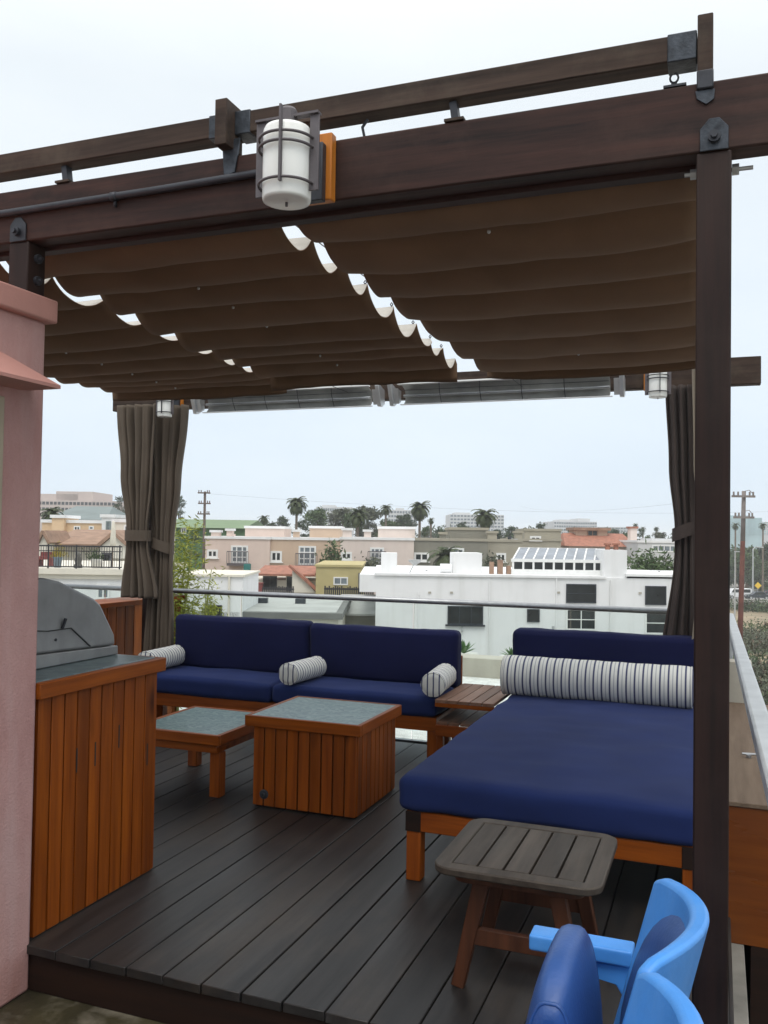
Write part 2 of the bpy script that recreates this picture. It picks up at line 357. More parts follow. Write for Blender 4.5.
def copy_tree(o, loc, rz=0, sc=1.0, label=None):
    r = o.copy(); COL.objects.link(r); r.location = loc; r.rotation_euler = (0, 0, rz); r.scale = (sc, sc, sc)
    if label: r['label'] = label
    for ch in list(o.children):
        c = ch.copy(); COL.objects.link(c); c.parent = r
        for g in list(ch.children):
            d = g.copy(); COL.objects.link(d); d.parent = c
    return r

def rounded_box(mb, a, c, r, n=10, crown=0, wob=.0, wf=3.0, seed=0, mi=0, flat_bottom=True):
    x0, y0, z0 = a; x1, y1, z1 = c
    dims = (x1-x0, y1-y0, z1-z0); ctr = Vector(((x0+x1)/2, (y0+y1)/2, (z0+z1)/2))
    def counts(L): return max(4, min(34, int(L/.05)))
    def ticks(L):
        k = counts(L); base = [-L/2, -L/2 + r*.3, -L/2 + r*.65, -L/2 + r]
        inner = [-L/2 + r + (L-2*r)*i/k for i in range(1, k)]
        return base + inner + [-b for b in reversed(base)]
    tx, ty, tz = [ticks(L) for L in dims]; T = (tx, ty, tz)
    cache = {}; vs = []; fs = []
    def vert(p):
        key = tuple(round(q, 5) for q in p)
        if key in cache: return cache[key]
        P = Vector(p); inn = Vector([max(-dims[i]/2+r, min(dims[i]/2-r, P[i])) for i in range(3)])
        d = P-inn
        if d.length > 1e-7: P = inn + d.normalized()*r
        fx = max(0, 1-(2*P.x/dims[0])**2); fy = max(0, 1-(2*P.y/dims[1])**2); fz = max(0, 1-(2*P.z/dims[2])**2)
        ax = max(range(3), key=lambda i: abs(P[i])/dims[i])
        small = min(range(3), key=lambda i: dims[i])
        if ax == small:
            s_ = 1 if P[small] > 0 else -1
            fl = [fx, fy, fz]; fl.pop(small)
            P[small] += s_*crown*(fl[0]*fl[1])**.45
        if wob:
            q = (P + ctr)*wf + Vector((seed*7.3, seed*3.1, seed))
            nv = noise.noise(q)*.6 + noise.noise(q*2.7)*.3 + noise.noise(Vector((q.x*1.2, q.y*4, q.z*4)))*.35
            dd = d.normalized() if d.length > 1e-7 else Vector([(1 if P[i] > 0 else -1) if i == ax else 0 for i in range(3)])
            P = P + dd*nv*wob
        vs.append(P + ctr); cache[key] = len(vs)-1; return len(vs)-1
    for ax in range(3):
        b_, c_ = [(1, 2), (2, 0), (0, 1)][ax]
        for sgn in (-1, 1):
            for i in range(len(T[b_])-1):
                for j in range(len(T[c_])-1):
                    q = []
                    for di, dj in ((0,0),(1,0),(1,1),(0,1)):
                        p = [0, 0, 0]; p[ax] = sgn*dims[ax]/2; p[b_] = T[b_][i+di]; p[c_] = T[c_][j+dj]; q.append(vert(p))
                    if len(set(q)) == 4: fs.append(tuple(q if sgn > 0 else q[::-1]))
    mb.add(vs, fs, mi); return mb

# ------------------------------------------------------------------ terrace floor, deck, pink bulkhead
FLOOR = -.17
mb = MB(); mb.box((-9, -6, -.42), (.125, 2.62, FLOOR)); struct(mb.build('terrace_floor', 'tile'))
mb = MB(); mb.box((-9, 2.62, -.42), (.04, 6.10, -.06)); struct(mb.build('deck_base', 'graveldark'))
mb = MB(); x = -2.201 - .1502*19
while x < .06:
    y0 = 2.58 + random.uniform(-.004, .004)
    cuts = [y0, 6.56]
    mb.box((x+.003, y0, -.032), (min(x+.1502-.003, .042), 6.12, random.uniform(-.001, .001)))
    x += .1502
deck = struct(mb.build('deck_floor', 'deck', bevel=.003, seg=2))
mb = MB(); mb.box((-2.34, 2.60, FLOOR+.001), (.042, 2.619, -.034)); struct(mb.build('deck_fascia', 'fascia', bevel=.003))

b = thing('building', 'tall pale building whose roof terrace holds the deck', 'building', (-4, 0, GROUND))
mb = MB(); mb.box((-9.05, -6.05, GROUND), (.12, 6.14, -.43)); mb.build('wall', 'offwhite', b)
mb = MB(); mb.box((-9.02, 6.105, -.425), (.04, 6.16, -.034)); mb.build('roof_edge', 'graveldark', b)
mb = MB(); mb.box((.045, 1.0, -.42), (.105, 6.12, -.10)); mb.build('kerb', 'greywall', b, bevel=.004)
mb = MB(); mb.box((.126, -2, -.75), (1.4, 3.82, -.62)); mb.build('shade_ledge', 'fascia', b)  # added ledge, its dark brown stands in for the shadowed void

w = thing('stair_bulkhead', 'pink stucco wall at the left with flat cap and sloping window hood', 'wall', (-2.8, 1, FLOOR))
mb = MB(); mb.box((-3.4, -1.5, FLOOR), (-2.33, 2.6, 2.27)); mb.build('wall', 'pink', w, bevel=.012)
mb = MB(); mb.box((-3.44, -1.55, 2.268), (-2.30, 2.628, 2.355)); mb.build('cap', 'pinkcap', w, bevel=.008)
mb = MB()
tip, topz, lowz, y1 = -2.17, 2.125, 2.0, 2.50
vs = [(-2.331, -1, topz), (tip, -1, lowz+.012), (tip, -1, lowz), (-2.331, -1, lowz),
      (-2.331, 2.36, topz), (tip, y1, lowz+.012), (tip, y1, lowz), (-2.331, y1-.02, lowz), (-2.331, 2.45, topz-.035), (-2.331, 2.52, 2.05), (-2.331, y1+.03, lowz+.006)]
mb.add(vs, [(0,1,5,4), (4,5,8), (8,5,9), (9,5,10), (1,2,6,5), (2,3,7,6), (5,6,10), (6,7,10), (3,2,1,0)])
mb.build('window_hood', 'pinkcap', w)
f = MB().box((-2.334, .4, 1.15), (-2.324, 2.402, 1.965)).build('window', 'windowframe', w, bevel=.004)
MB().box((-2.333, .48, 1.22), (-2.321, 2.34, 1.90)).build('pane', 'panelight', f)

# ------------------------------------------------------------------ pergola
pg = thing('pergola', 'dark stained timber pergola with posts, beams and upper rail over the deck', 'pergola', (-2.3, 4.4, 0))
BY = 2.5
MB().box((-6.2, BY, 2.545), (.30, BY+.085, 2.737)).build('beam', 'beam', pg, bevel=.006)
MB().box((-6.2, BY+.087, 2.533), (-.0595, BY+.138, 2.70)).build('beam', 'ledger', pg, bevel=.004)
MB().box((-4.93, 6.33, 2.545), (.265, 6.42, 2.73)).build('beam', 'oldrail', pg, bevel=.006)
MB().box((-.058, BY, FLOOR), (.031, BY+.089, 2.544)).build('post', 'post', pg, bevel=.005)
MB().box((-2.42, BY, 2.355), (-2.331, BY+.089, 2.544)).build('post', 'post', pg, bevel=.005)
MB().box((-.05, 6.33, -.30), (.036, 6.42, 2.544)).build('post', 'post', pg, bevel=.005)
MB().box((-4.60, 6.36, -.30), (-4.514, 6.42, 2.544)).build('post', 'post', pg, bevel=.005)
MB().box((-5.8, BY+.0, 2.808), (-.058, BY+.072, 2.880)).build('upper_rail', 'oldrail', pg, bevel=.004)
# grey wrapped joints on the upper rail
for x0, x1 in ((-.135, -.0585), (-1.585, -1.528), (-1.487, -1.43)):
    MB().box((x0, BY-.003, 2.805), (x1, BY+.075, 2.883)).build('joint_wrap', 'steel', pg, bevel=.003)
MB().box((-.057, BY-.012, 2.715), (-.017, BY+.045, 2.918)).build('stub_post', 'oldrail', pg, bevel=.003)
MB().box((-.0585, BY-.014, 2.713), (-.0155, BY+.047, 2.765)).build('stub_wrap', 'blackmetal', pg, bevel=.004)
MB().prism([(-.062, 2.712), (-.012, 2.712), (-.014, 2.685), (-.034, 2.672), (-.058, 2.69)], 1, BY-.006, BY-.001).build('stub_plate', 'steel', pg, bevel=.001)
MB().box((-1.530, BY-.055, 2.755), (-1.486, BY+.05, 2.905)).build('stub_post', 'oldrail', pg, bevel=.003)
MB().prism([(-1.53, 2.79), (-1.462, 2.79), (-1.48, 2.68), (-1.52, 2.67)], 1, BY-.008, BY-.001).build('stub_plate', 'steel', pg, bevel=.001)
for x0 in (-2.185, -.74, -3.6):
    MB().bar((x0, BY+.03, 2.738), (x0-.01, BY+.03, 2.806), .022, .03, (0, 1, 0)).build('spacer', 'blackmetal', pg)
    MB().box((x0-.03, BY-.005, 2.738), (x0+.03, BY+.06, 2.746)).build('spacer_foot', 'oldrail', pg)
# steel brackets on the beam face above each front post
for xc in (-.0135, -2.375):
    br = MB().prism([(xc-.036, 2.545), (xc+.036, 2.545), (xc+.036, 2.605), (xc+.013, 2.632), (xc-.013, 2.632), (xc-.036, 2.605)], 1, BY-.007, BY-.001).build('bracket', 'steel' if xc > -1 else 'blackmetal', pg, bevel=.0015)
    mbb = MB(); mbb.tube([(xc, BY-.005, 2.578), (xc, BY-.022, 2.578)], .016, 12); mbb.tube([(xc, BY-.02, 2.578), (xc, BY-.032, 2.578)], .009, 6)
    mbb.build('bolt', 'blackmetal', br)
bl = MB(); bl.tube([(-.09, BY+.045, 2.505), (.085, BY+.045, 2.505)], .006, 8); bl.tube([(.032, BY+.045, 2.505), (.05, BY+.045, 2.505)], .015, 6); bl.tube([(-.075, BY+.045, 2.505), (-.059, BY+.045, 2.505)], .014, 6)
bl.build('through_bolt', 'screw', pg)
for z in (2.49, 2.41):
    bl = MB(); bl.tube([(-2.331, BY+.045, z), (-2.318, BY+.045, z)], .017, 10); bl.tube([(-2.33, BY+.045, z), (-2.305, BY+.045, z)], .007, 8); bl.build('through_bolt', 'blackmetal', pg)
hk = MB()
pts = [(-.118 + .011*math.sin(t), BY+.03, 2.775 + .013*math.cos(t)) for t in [i*math.pi/6 for i in range(12)]]
hk.tube(pts, .003, 6); hk.tube([(-.124, BY+.03, 2.762), (-.112, BY+.03, 2.742)], .003, 6); hk.tube([(-.112, BY+.03, 2.762), (-.128, BY+.03, 2.742)], .003, 6)
hk.box((-.145, BY, 2.738), (-.085, BY+.06, 2.744)); hk.build('eye_hook', 'blackmetal', pg)
hk = MB(); hk.tube([(-1.03, BY+.03, 2.80), (-1.045, BY+.025, 2.775), (-1.038, BY+.03, 2.738)], .005, 6); hk.build('eye_hook', 'blackmetal', pg)
cd = MB(); cd.tube([(-6.1, BY-.014, 2.648), (-2.4, BY-.014, 2.651), (-1.75, BY-.014, 2.655), (-1.33, BY-.014, 2.662), (-1.24, BY-.02, 2.664)], .0125, 10)
for xx in (-1.95, -3.2): cd.tube([(xx-.012, BY-.014, 2.653), (xx+.012, BY-.014, 2.653)], .016, 10); cd.box((xx-.004, BY-.012, 2.62), (xx+.004, BY-.002, 2.65))
cd.build('conduit', 'blackmetal', pg, smooth=True)

# ------------------------------------------------------------------ lanterns
def lantern(cx, cz, yw, s, label):
    t = thing('wall_lantern', label, 'lantern', (cx, yw, cz), 0, 'caged white glass lanterns on the pergola beams')
    P = lambda x, y, z: (cx + x*s, yw - y*s, cz + z*s)
    gy = .30
    MB().box(P(-.127, 0.002, -.005), P(.017, .038, .205)).build('mounting_block', 'orangeblock', t, bevel=.004*s)
    MB().box(P(-.11, .039, -.015), P(.0, .068, .165)).build('junction_box', 'blackmetal', t, bevel=.003*s)
    am = MB(); am.bar(P(-.05, .069, .115), P(0, gy-.02, .122), .02*s, .02*s); am.box(P(-.08, .069, .09), P(-.02, .075, .14)); am.build('arm', 'bronze', t, bevel=.002*s)
    for sg in (-1, 1):
        MB().box(P(sg*.070, gy-.004, -.085), P(sg*.098, gy+.003, .128)).build('side_plate', 'bronze', t, bevel=.001*s)
    g = MB(); g.lathe([(.058*s, -.1085*s), (.0665*s, -.1065*s), (.0685*s, -.100*s), (.0685*s, -.02*s), (.0685*s, .088*s), (.064*s, .098*s), (.035*s, .101*s)], P(0, gy, 0), 32); g.build('glass_shade', 'shade', t, smooth=True)
    c = MB(); c.lathe([(.026*s, .102*s), (.026*s, .150*s), (.02*s, .158*s), (.005*s, .161*s)], P(0, gy, 0), 16); c.build('cap', 'bronze', t)
    br = MB(); br.box(P(-.098, gy-.012, .1285), P(.098, gy+.012, .135)); br.build('top_bar', 'bronze', t)
    for z in (.062, .036, -.066):
        pts = []
        for i in range(25):
            a = math.pi*i/24; pts.append(P(.079*math.cos(a), gy + .079*math.sin(a), z))
        MB().tube(pts, .0042*s, 8).build('cage_ring', 'bronze' if s > .95 else 'blackmetal', t, smooth=True)
    MB().bar(P(.020, gy+.081, .13), P(.020, gy+.081, -.080), .012*s, .006*s, (1, 0, 0)).build('cage_strap', 'bronze' if s > .95 else 'blackmetal', t)
    fn = MB(); fn.tube([P(0, gy, -.108), P(0, gy, -.120)], .004*s, 8); fn.build('finial', 'bronze', t)
    return t
lantern(-1.137, 2.54, BY-.001, 1.0, 'big grey caged lantern on an orange block on the near beam')
lantern(-4.215, 2.53, 6.329, .85, 'small caged lantern in front of the left curtain top')
lantern(-.373, 2.53, 6.329, .85, 'small caged lantern beside the right end of the long heaters')

# ------------------------------------------------------------------ canopies
def canopy(x0, x1, cusps, depth, z0, label, tilt=0.0, end_drop=.09, wild=0):
    t = thing('canopy_panel', label, 'canopy', ((x0+x1)/2, 3.7, z0), 0, 'sagging brown cloth canopy panels')
    nx = 26; NB = 14; mbc = MB(); rows = []
    for bi in range(len(cusps)-1):
        ya, yb = cusps[bi], cusps[bi+1]; dd = depth*(1 + random.uniform(-.12, .12))*min(1.15, (yb-ya)/.29)**.8
        for k in range(NB):
            s = k/NB; rows.append((ya + (yb-ya)*s, -dd*(4*s*(1-s))**.8, bi, s))
    rows.append((cusps[-1], 0, len(cusps)-2, 1.0))
    for k in range(1, 5): rows.append((cusps[-1] + .012*k/4, -end_drop*k/4, 99, 0))
    vs = []
    for top in (1, 0):
        for (y, dz, bi, s) in rows:
            for i in range(nx+1):
                q = i/nx; x = x0 + (x1-x0)*q
                n1 = noise.noise(Vector((x*2.1 + bi*3.7, y*1.5, bi)))
                edge = math.exp(-q*9) + math.exp(-(1-q)*9)
                z = z0 + dz*(1 + .08*n1 + wild*edge*.25) + .006*noise.noise(Vector((x*3, bi*2.2, 5))) + tilt*(y-cusps[0])
                xx = x + .02*noise.noise(Vector((y*3, bi, 1.5)))*edge
                z += .004*noise.noise(Vector((x*9, y*14, 2))) + .007*noise.noise(Vector((x*1.3, bi*5.1 + s*.8, 9)))*(1 if bi < 50 else 0)
                if bi < 50: z += -.012*max(0, noise.noise(Vector((x*2.6, bi*1.7, 3))))*4*s*(1-s)
                vs.append((xx, y + .006*n1, z + (.004 if top else 0)))
    W = nx+1; H = len(rows); fs0 = []; fs1 = []; fe = []
    for j in range(H-1):
        for i in range(nx):
            a = j*W+i; fs0.append((a, a+1, a+W+1, a+W)); c = H*W + a; fs1.append((c, c+W, c+W+1, c+1))
    for j in range(H-1):
        for i in (0, nx):
            a = j*W+i; fe.append((a, a+W, H*W+a+W, H*W+a))
    for i in range(nx):
        for j in (0, H-1):
            a = j*W+i; fe.append((a, a+1, H*W+a+1, H*W+a))
    n = len(mbc.v); mbc.v += [Vector(p) for p in vs]
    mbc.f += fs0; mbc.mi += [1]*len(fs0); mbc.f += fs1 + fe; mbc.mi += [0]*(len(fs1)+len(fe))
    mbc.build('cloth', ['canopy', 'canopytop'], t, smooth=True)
    # slide wires, hooks, dots of light
    for xx in (x0+.03, x1-.03):
        MB().tube([(xx, BY+.132, z0+.014), (xx, 6.33, z0+.02)], .0022, 6).build('slide_wire', 'blackmetal', t)
    hkm = MB()
    for y in cusps[1:-1]:
        zz = z0 + tilt*(y-cusps[0])
        for xx in (x1-.012, x0+.012):
            hkm.tube([(xx, y, zz+.002), (xx+.006, y, zz+.012), (xx, y, zz+.02), (xx-.006, y, zz+.012), (xx, y, zz+.002)], .0026, 6)
    hkm.build('wire_hooks', 'blackmetal', t)
    for y in cusps[1:-1]:
        s = random.uniform(.42, .52)
        q = random.choice((.28, .62)) if False else .5
        rv = MB(); zz = z0 + tilt*(y-cusps[0])
        yy = y - (y-cusps[max(0, cusps.index(y)-1)])*.34
        rv.lathe([(.003, -.003), (.006, 0), (.006, .008)], (x0 + (x1-x0)*q, yy, zz - depth*.93 - .004), 8)
        rv.build('light_dot', 'screw', t, smooth=True)  # pale disc standing in for sky light through a pinhole in the cloth
    return t
canopy(-1.342, -.064, [2.64, 2.87, 3.22, 3.58, 3.98, 4.47, 4.94, 5.33], .066, 2.560, 'sagging brown canopy panel beside the tall near post', -.004, .085, -1.25)
canopy(-2.62, -1.412, [2.64, 2.94, 3.22, 3.50, 3.83, 4.14, 4.42, 4.62, 4.88], .080, 2.610, 'middle sagging brown canopy panel, behind the big lantern', -.038, .125, .3)
canopy(-4.02, -2.640, [2.64, 2.97, 3.32, 3.66, 3.98, 4.27, 4.55, 4.78, 4.98, 5.16], .078, 2.580, 'sagging brown canopy panel above the pink wall and left curtain', -.026, .10, -.6)

# ------------------------------------------------------------------ heaters
def heater(x0, x1, label):
    t = thing('patio_heater', label, 'heater', ((x0+x1)/2, 6.25, 2.55), 0, 'long infrared heaters under the rear beam')
    prof = [(6.135, 2.622), (6.16, 2.626), (6.24, 2.60), (6.262, 2.56), (6.258, 2.515), (6.225, 2.485), (6.205, 2.484)]
    mb = MB(); n = len(prof); th = [(y+.006, z+.006) if z > 2.55 else (y+.006, z-.006) for y, z in prof]
    vs = [(x0+.1, y, z) for y, z in prof] + [(x1-.1, y, z) for y, z in prof]
    mb.add(vs, [(i, i+1, n+i+1, n+i) for i in range(n-1)])
    o = mb.build('reflector', 'reflector', t, smooth=True, fix=False); sd = o.modifiers.new('sheet', 'SOLIDIFY'); sd.thickness = .004
    MB().box((x0+.08, 6.120, 2.618), (x1-.08, 6.165, 2.630)).build('top_lip', 'whiteframe', t, bevel=.002)
    MB().box((x0+.08, 6.196, 2.478), (x1-.08, 6.222, 2.485)).build('bottom_lip', 'alu', t, bevel=.002)
    for xa, xb in ((x0, x0+.1), (x1-.1, x1)):
        sgn = 1 if xa == x0 else -1
        MB().prism([(6.128, 2.624), (6.165, 2.632), (6.268, 2.605), (6.275, 2.50), (6.225, 2.474), (6.19, 2.474)], 0, xa if sgn > 0 else xb-.03, xa+.03 if sgn > 0 else xb).build('end_plate', 'alu', t, bevel=.003)
        MB().prism([(6.17, 2.60), (6.25, 2.59), (6.25, 2.51), (6.21, 2.49)], 0, xa+.031, xb-.031 if sgn > 0 else xb-.031).build('tube_socket', 'alu', t)
    MB().tube([(x0+.1, 6.222, 2.548), (x1-.1, 6.222, 2.548)], .010, 10).build('heating_tube', 'alu', t, smooth=True)
    g = MB(); k = 5
    for i in range(1, k):
        xx = x0+.1 + (x1-x0-.2)*i/k; g.tube([(xx, 6.134, 2.62), (xx, 6.15, 2.56), (xx, 6.2, 2.484)], .0025, 6)
    for q in (.3, .6): g.tube([(x0+.1, 6.134+.065*q, 2.62-.135*q), (x1-.1, 6.134+.065*q, 2.62-.135*q)], .0018, 6)
    g.build('guard_wires', 'blackmetal', t)
    for xx in (x0+.3, x1-.3): MB().box((xx-.02, 6.26, 2.58), (xx+.02, 6.329, 2.61)).build('hanger', 'alu', t)
heater(-4.02, -2.375, 'long silver heater on the rear beam next to the left curtain')
heater(-2.305, -.60, 'long silver heater on the rear beam next to the right curtain')

# ------------------------------------------------------------------ curtains
def curtain_mesh(mb, prof, y0, folds, depth, seed, ph=0):
    # prof: list of (z, xleft, xright, depthscale)
    n = 84; rows = []
    zs = [prof[0][0] + (prof[-1][0]-prof[0][0])*i/70 for i in range(71)]
    def lerp(z):
        for a, b_ in zip(prof, prof[1:]):
            if b_[0] <= z <= a[0]:
                t = (a[0]-z)/(a[0]-b_[0]); t = t*t*(3-2*t)
                return [p+(q-p)*t for p, q in zip(a[1:], b_[1:])]
        return prof[-1][1:]
    vs = []
    for z in zs:
        xl, xr, ds = lerp(z)
        for i in range(n+1):
            q = i/n
            wq = q + .025*math.sin(q*17+seed) + .012*noise.noise(Vector((q*6, z*1.1, seed)))
            a = 2*math.pi*folds*wq + ph
            y = y0 + depth*ds*(math.sin(a) + .35*math.sin(2.3*a+seed+z)) + .012*noise.noise(Vector((q*9, z*3, seed+4)))
            x = xl + (xr-xl)*q + .35*depth*ds*math.cos(a)*(.6 if 0 < i < n else 0)
            vs.append((x, y, z))
    W = n+1
    mb.add(vs, [(j*W+i, j*W+i+1, (j+1)*W+i+1, (j+1)*W+i) for j in range(len(zs)-1) for i in range(n)])
def curtain(label, prof, y0, folds, depth, seed, mat, tie=None):
    t = thing('curtain', label, 'curtain', ((prof[0][1]+prof[0][2])/2, y0, prof[-1][0]), 0, 'tied back taupe curtains at the rear posts')
    mb = MB(); curtain_mesh(mb, prof, y0, folds, depth, seed)
    o = mb.build('cloth', mat, t, smooth=True, fix=False); sd = o.modifiers.new('cloth', 'SOLIDIFY'); sd.thickness = .004
    if tie:
        z, xl, xr, slope = tie; tb = MB(); pts = []
        cx, rx, ry = (xl+xr)/2, (xr-xl)/2+.012, depth*1.25+.02
        for h in (-.045, -.02, .02, .045):
            for i in range(24):
                a = 2*math.pi*i/24; pts.append((cx + rx*math.cos(a), y0 + ry*math.sin(a), z + h + slope*math.cos(a)))
        tb.add(pts, [(j*24+i, j*24+(i+1) % 24, (j+1)*24+(i+1) % 24, (j+1)*24+i) for j in range(3) for i in range(24)])
        tb.build('tie_band', mat, t, smooth=True)
    return t
curtain('flared taupe curtain bundle ending just above the wood wall', [(2.56, -4.76, -4.33, 1), (2.0, -4.70, -4.36, .9), (1.52, -4.62, -4.40, .75), (1.40, -4.62, -4.39, .75), (.955, -4.67, -4.28, 1.0)], 6.16, 5, .045, 1, 'curtain', (1.47, -4.62, -4.40, 0.0))
curtain('longer taupe curtain hanging right behind the flared left one', [(2.56, -4.56, -4.13, 1), (1.9, -4.50, -4.19, .9), (1.45, -4.46, -4.24, .75), (1.32, -4.46, -4.24, .75), (.45, -4.52, -4.22, .9)], 6.27, 5, .045, 2, 'curtain', (1.40, -4.45, -4.25, -.04))
curtain('dark taupe curtain hanging beside the right small lantern', [(2.54, -.335, -.16, 1), (2.0, -.31, -.15, .9), (1.56, -.27, -.15, .7), (1.45, -.27, -.15, .7), (.55, -.37, -.13, 1)], 6.24, 3, .034, 3, 'curtain_dark', (1.56, -.275, -.145, .03))
curtain('pale taupe curtain strip tucked behind the tall near post', [(2.78, -.165, .02, 1), (2.0, -.15, .02, .9), (1.56, -.10, .03, .7), (.55, -.17, .05, 1)], 6.12, 2, .03, 5, 'curtain_light', None)

# ------------------------------------------------------------------ cushions, sofa, daybed
def legs(t, pts, s, z1, mat='cedar_v'):
    for (x, y) in pts: MB().box((x-s/2, y-s/2, 0.001), (x+s/2, y+s/2, z1)).build('leg', mat, t, bevel=.004)
def cushion(name, a, c, r, mat, t, crown=.012, wob=.006, seed=0, piping=True):
    mb = MB(); rounded_box(mb, a, c, r, crown=crown, wob=wob*1.35, seed=seed, wf=3.6); o = mb.build(name, mat, t, smooth=True)
    return o
sofa = thing('sofa', 'long navy cushioned sofa on a cedar frame along the rear railing', 'sofa', (-3, 6.0, 0))
SX0, SX1, SY0, SY1 = -4.21, -1.765, 5.72, 6.34
fr = MB(); fr.box((SX0, SY0+.01, .185), (SX1, SY0+.05, .278)); fr.box((SX0, SY1-.05, .185), (SX1, SY1, .278)); fr.box((SX0, SY0+.051, .185), (SX0+.04, SY1-.051, .278)); fr.box((SX1-.04, SY0+.051, .185), (SX1, SY1-.051, .278))
fr.box((SX0+.041, SY0+.051, .25), (SX1-.041, SY1-.051, .27)); fr.build('frame', 'cedar_x', sofa, bevel=.004)
legs(sofa, [(SX1-.035, SY0+.06), (SX0+.035, SY0+.06), (SX1-.035, 6.06), (SX0+.035, 6.06)], .07, .184)
mid = -3.005
cushion('seat_cushion', (SX0, SY0-.02, .282), (mid-.003, 6.21, .415), .035, 'navy', sofa, .012, .008, 1)
cushion('seat_cushion', (mid+.003, SY0-.02, .282), (SX1+.005, 6.21, .415), .035, 'navy', sofa, .012, .008, 2)
cushion('back_cushion', (SX0+.04, 6.20, .40), (-2.951, 6.345, .825), .04, 'navy_shaded', sofa, .02, .010, 3)
cushion('back_cushion', (-2.945, 6.20, .40), (SX1+.005, 6.345, .812), .04, 'navy_shaded', sofa, .02, .010, 4)
bk = MB(); bk.box((SX0, 6.35, .28), (SX1, 6.375, .62)); bk.build('back_rest', 'cedar_x', sofa, bevel=.003)

def bolster(name, label, c, L, r, axis, sm, em, group=None, tiltz=0, rot=0):
    t = thing(name, label, 'bolster', c, rot, group)
    n = 28; prof = [(-L/2+.0, r*.0), (-L/2-.004, r*.55), (-L/2+.0, r*.86), (-L/2+.012, r*.97), (-L/2+.035, r)]
    K = 22
    prof += [(-L/2+.035 + (L-.07)*i/K, r*(1+.012*math.sin(i*1.9))) for i in range(1, K)]
    prof += [(L/2-.035, r), (L/2-.012, r*.97), (L/2, r*.86), (L/2+.004, r*.55), (L/2, 0)]
    vs = []
    for a, q in prof:
        for k in range(n):
            th = 2*math.pi*k/n; rr = q*(1+.02*noise.noise(Vector((a*4, math.cos(th)*1.5, math.sin(th)*1.5+c[0]))))
            zz = rr*math.sin(th); zz = max(zz, -r*.93)
            p = (a, rr*math.cos(th), zz) if axis == 0 else (rr*math.cos(th), a, zz)
            vs.append(Vector(p))
    m_ = len(prof); fs = []; mis = []
    for i in range(m_-1):
        for k in range(n):
            fs.append((i*n+k, i*n+(k+1) % n, (i+1)*n+(k+1) % n, (i+1)*n+k)); mis.append(1 if i < 3 or i > m_-5 else 0)
    me = bpy.data.meshes.new('cover'); me.from_pydata([tuple(v) for v in vs], [], fs)
    for q in (sm, em): me.materials.append(M[q])
    for p, i in zip(me.polygons, mis): p.material_index = i; p.use_smooth = True
    bm = bmesh.new(); bm.from_mesh(me); bmesh.ops.remove_doubles(bm, verts=bm.verts, dist=.0005); bmesh.ops.recalc_face_normals(bm, faces=bm.faces); bm.to_mesh(me); bm.free()
    o = bpy.data.objects.new('cover', me); COL.objects.link(o); o.parent = t
    for sgn in (-1, 1):
        pts = []
        for k in range(n+1):
            th = 2*math.pi*k/n; zz = max(r*.965*math.sin(th), -r*.93); yy = r*.965*math.cos(th); a = sgn*(L/2-.008)
            pts.append((a, yy, zz) if axis == 0 else (yy, a, zz))
        mp = MB(); mp.v = [Vector(p) for p in []]
        mp.tube(pts, .005, 6, cap=False)
        # points are already local to the thing
        me2 = bpy.data.meshes.new('piping'); me2.from_pydata([tuple(v) for v in mp.v], [], mp.f); me2.materials.append(M['stripe_end' if axis else 'stripe_x'])
        for p in me2.polygons: p.use_smooth = True
        oo = bpy.data.objects.new('piping', me2); COL.objects.link(oo); oo.parent = t
    return t
bolster('bolster', 'striped bolster on the sofa end beside the slatted side table', (-1.80, 5.90, .508), .46, .082, 1, 'stripe_y', 'stripe_end', 'short striped bolsters on the sofa', rot=R(6))
bolster('bolster', 'striped bolster in the middle of the long sofa', (-2.845, 5.90, .503), .44, .078, 1, 'stripe_y', 'stripe_end', 'short striped bolsters on the sofa', rot=R(-4))
bolster('bolster', 'striped bolster at the far left sofa end behind the grill counter', (-4.09, 5.92, .508), .46, .082, 1, 'stripe_y', 'stripe_end', 'short striped bolsters on the sofa', rot=R(3))

db = thing('daybed', 'wide navy daybed with cedar frame and low headrest beside the post', 'daybed', (-.68, 4.9, 0))
DX0, DX1, DY0, DY1 = -1.27, -.055, 3.69, 6.08
fr = MB(); fr.box((DX0, DY0, .215), (DX1, DY0+.045, .300)); fr.box((DX0, DY1-.045, .215), (DX1, DY1, .300)); fr.box((DX0, DY0+.046, .215), (DX0+.045, DY1-.046, .300)); fr.box((DX1-.045, DY0+.046, .215), (DX1, DY1-.046, .300))
fr.box((DX0+.046, DY0+.046, .27), (DX1-.046, DY1-.046, .295)); fr.build('frame', 'cedar_x', db, bevel=.004)
legs(db, [(DX0+.036, DY0+.034), (DX1-.036, DY0+.034), (DX0+.036, DY1-.036), (DX1-.036, DY1-.036)], .066, .2145)
for xx in (DX0-.001, DX1-.07): MB().box((xx, DY0-.004, .214), (xx+.07, DY0+.0, .301)).build('corner_plate', 'fascia', db, bevel=.002)
cushion('mattress', (DX0-.035, DY0-.02, .303), (DX1-.01, DY1-.05, .447), .034, 'navy', db, .016, .011, 6)
cushion('headrest_cushion', (-1.335, 6.08, .42), (-.07, 6.24, .868), .045, 'navy_shaded', db, .018, .008, 7)
bk = MB(); bk.box((-1.30, 6.245, .2), (-.09, 6.275, .6)); bk.build('head_board', 'cedar_x', db, bevel=.003)
bolster('long_bolster', 'long striped bolster lying across the head of the daybed', (-.745, 5.92, .572), 1.21, .133, 0, 'stripe_x', 'stripe_end')

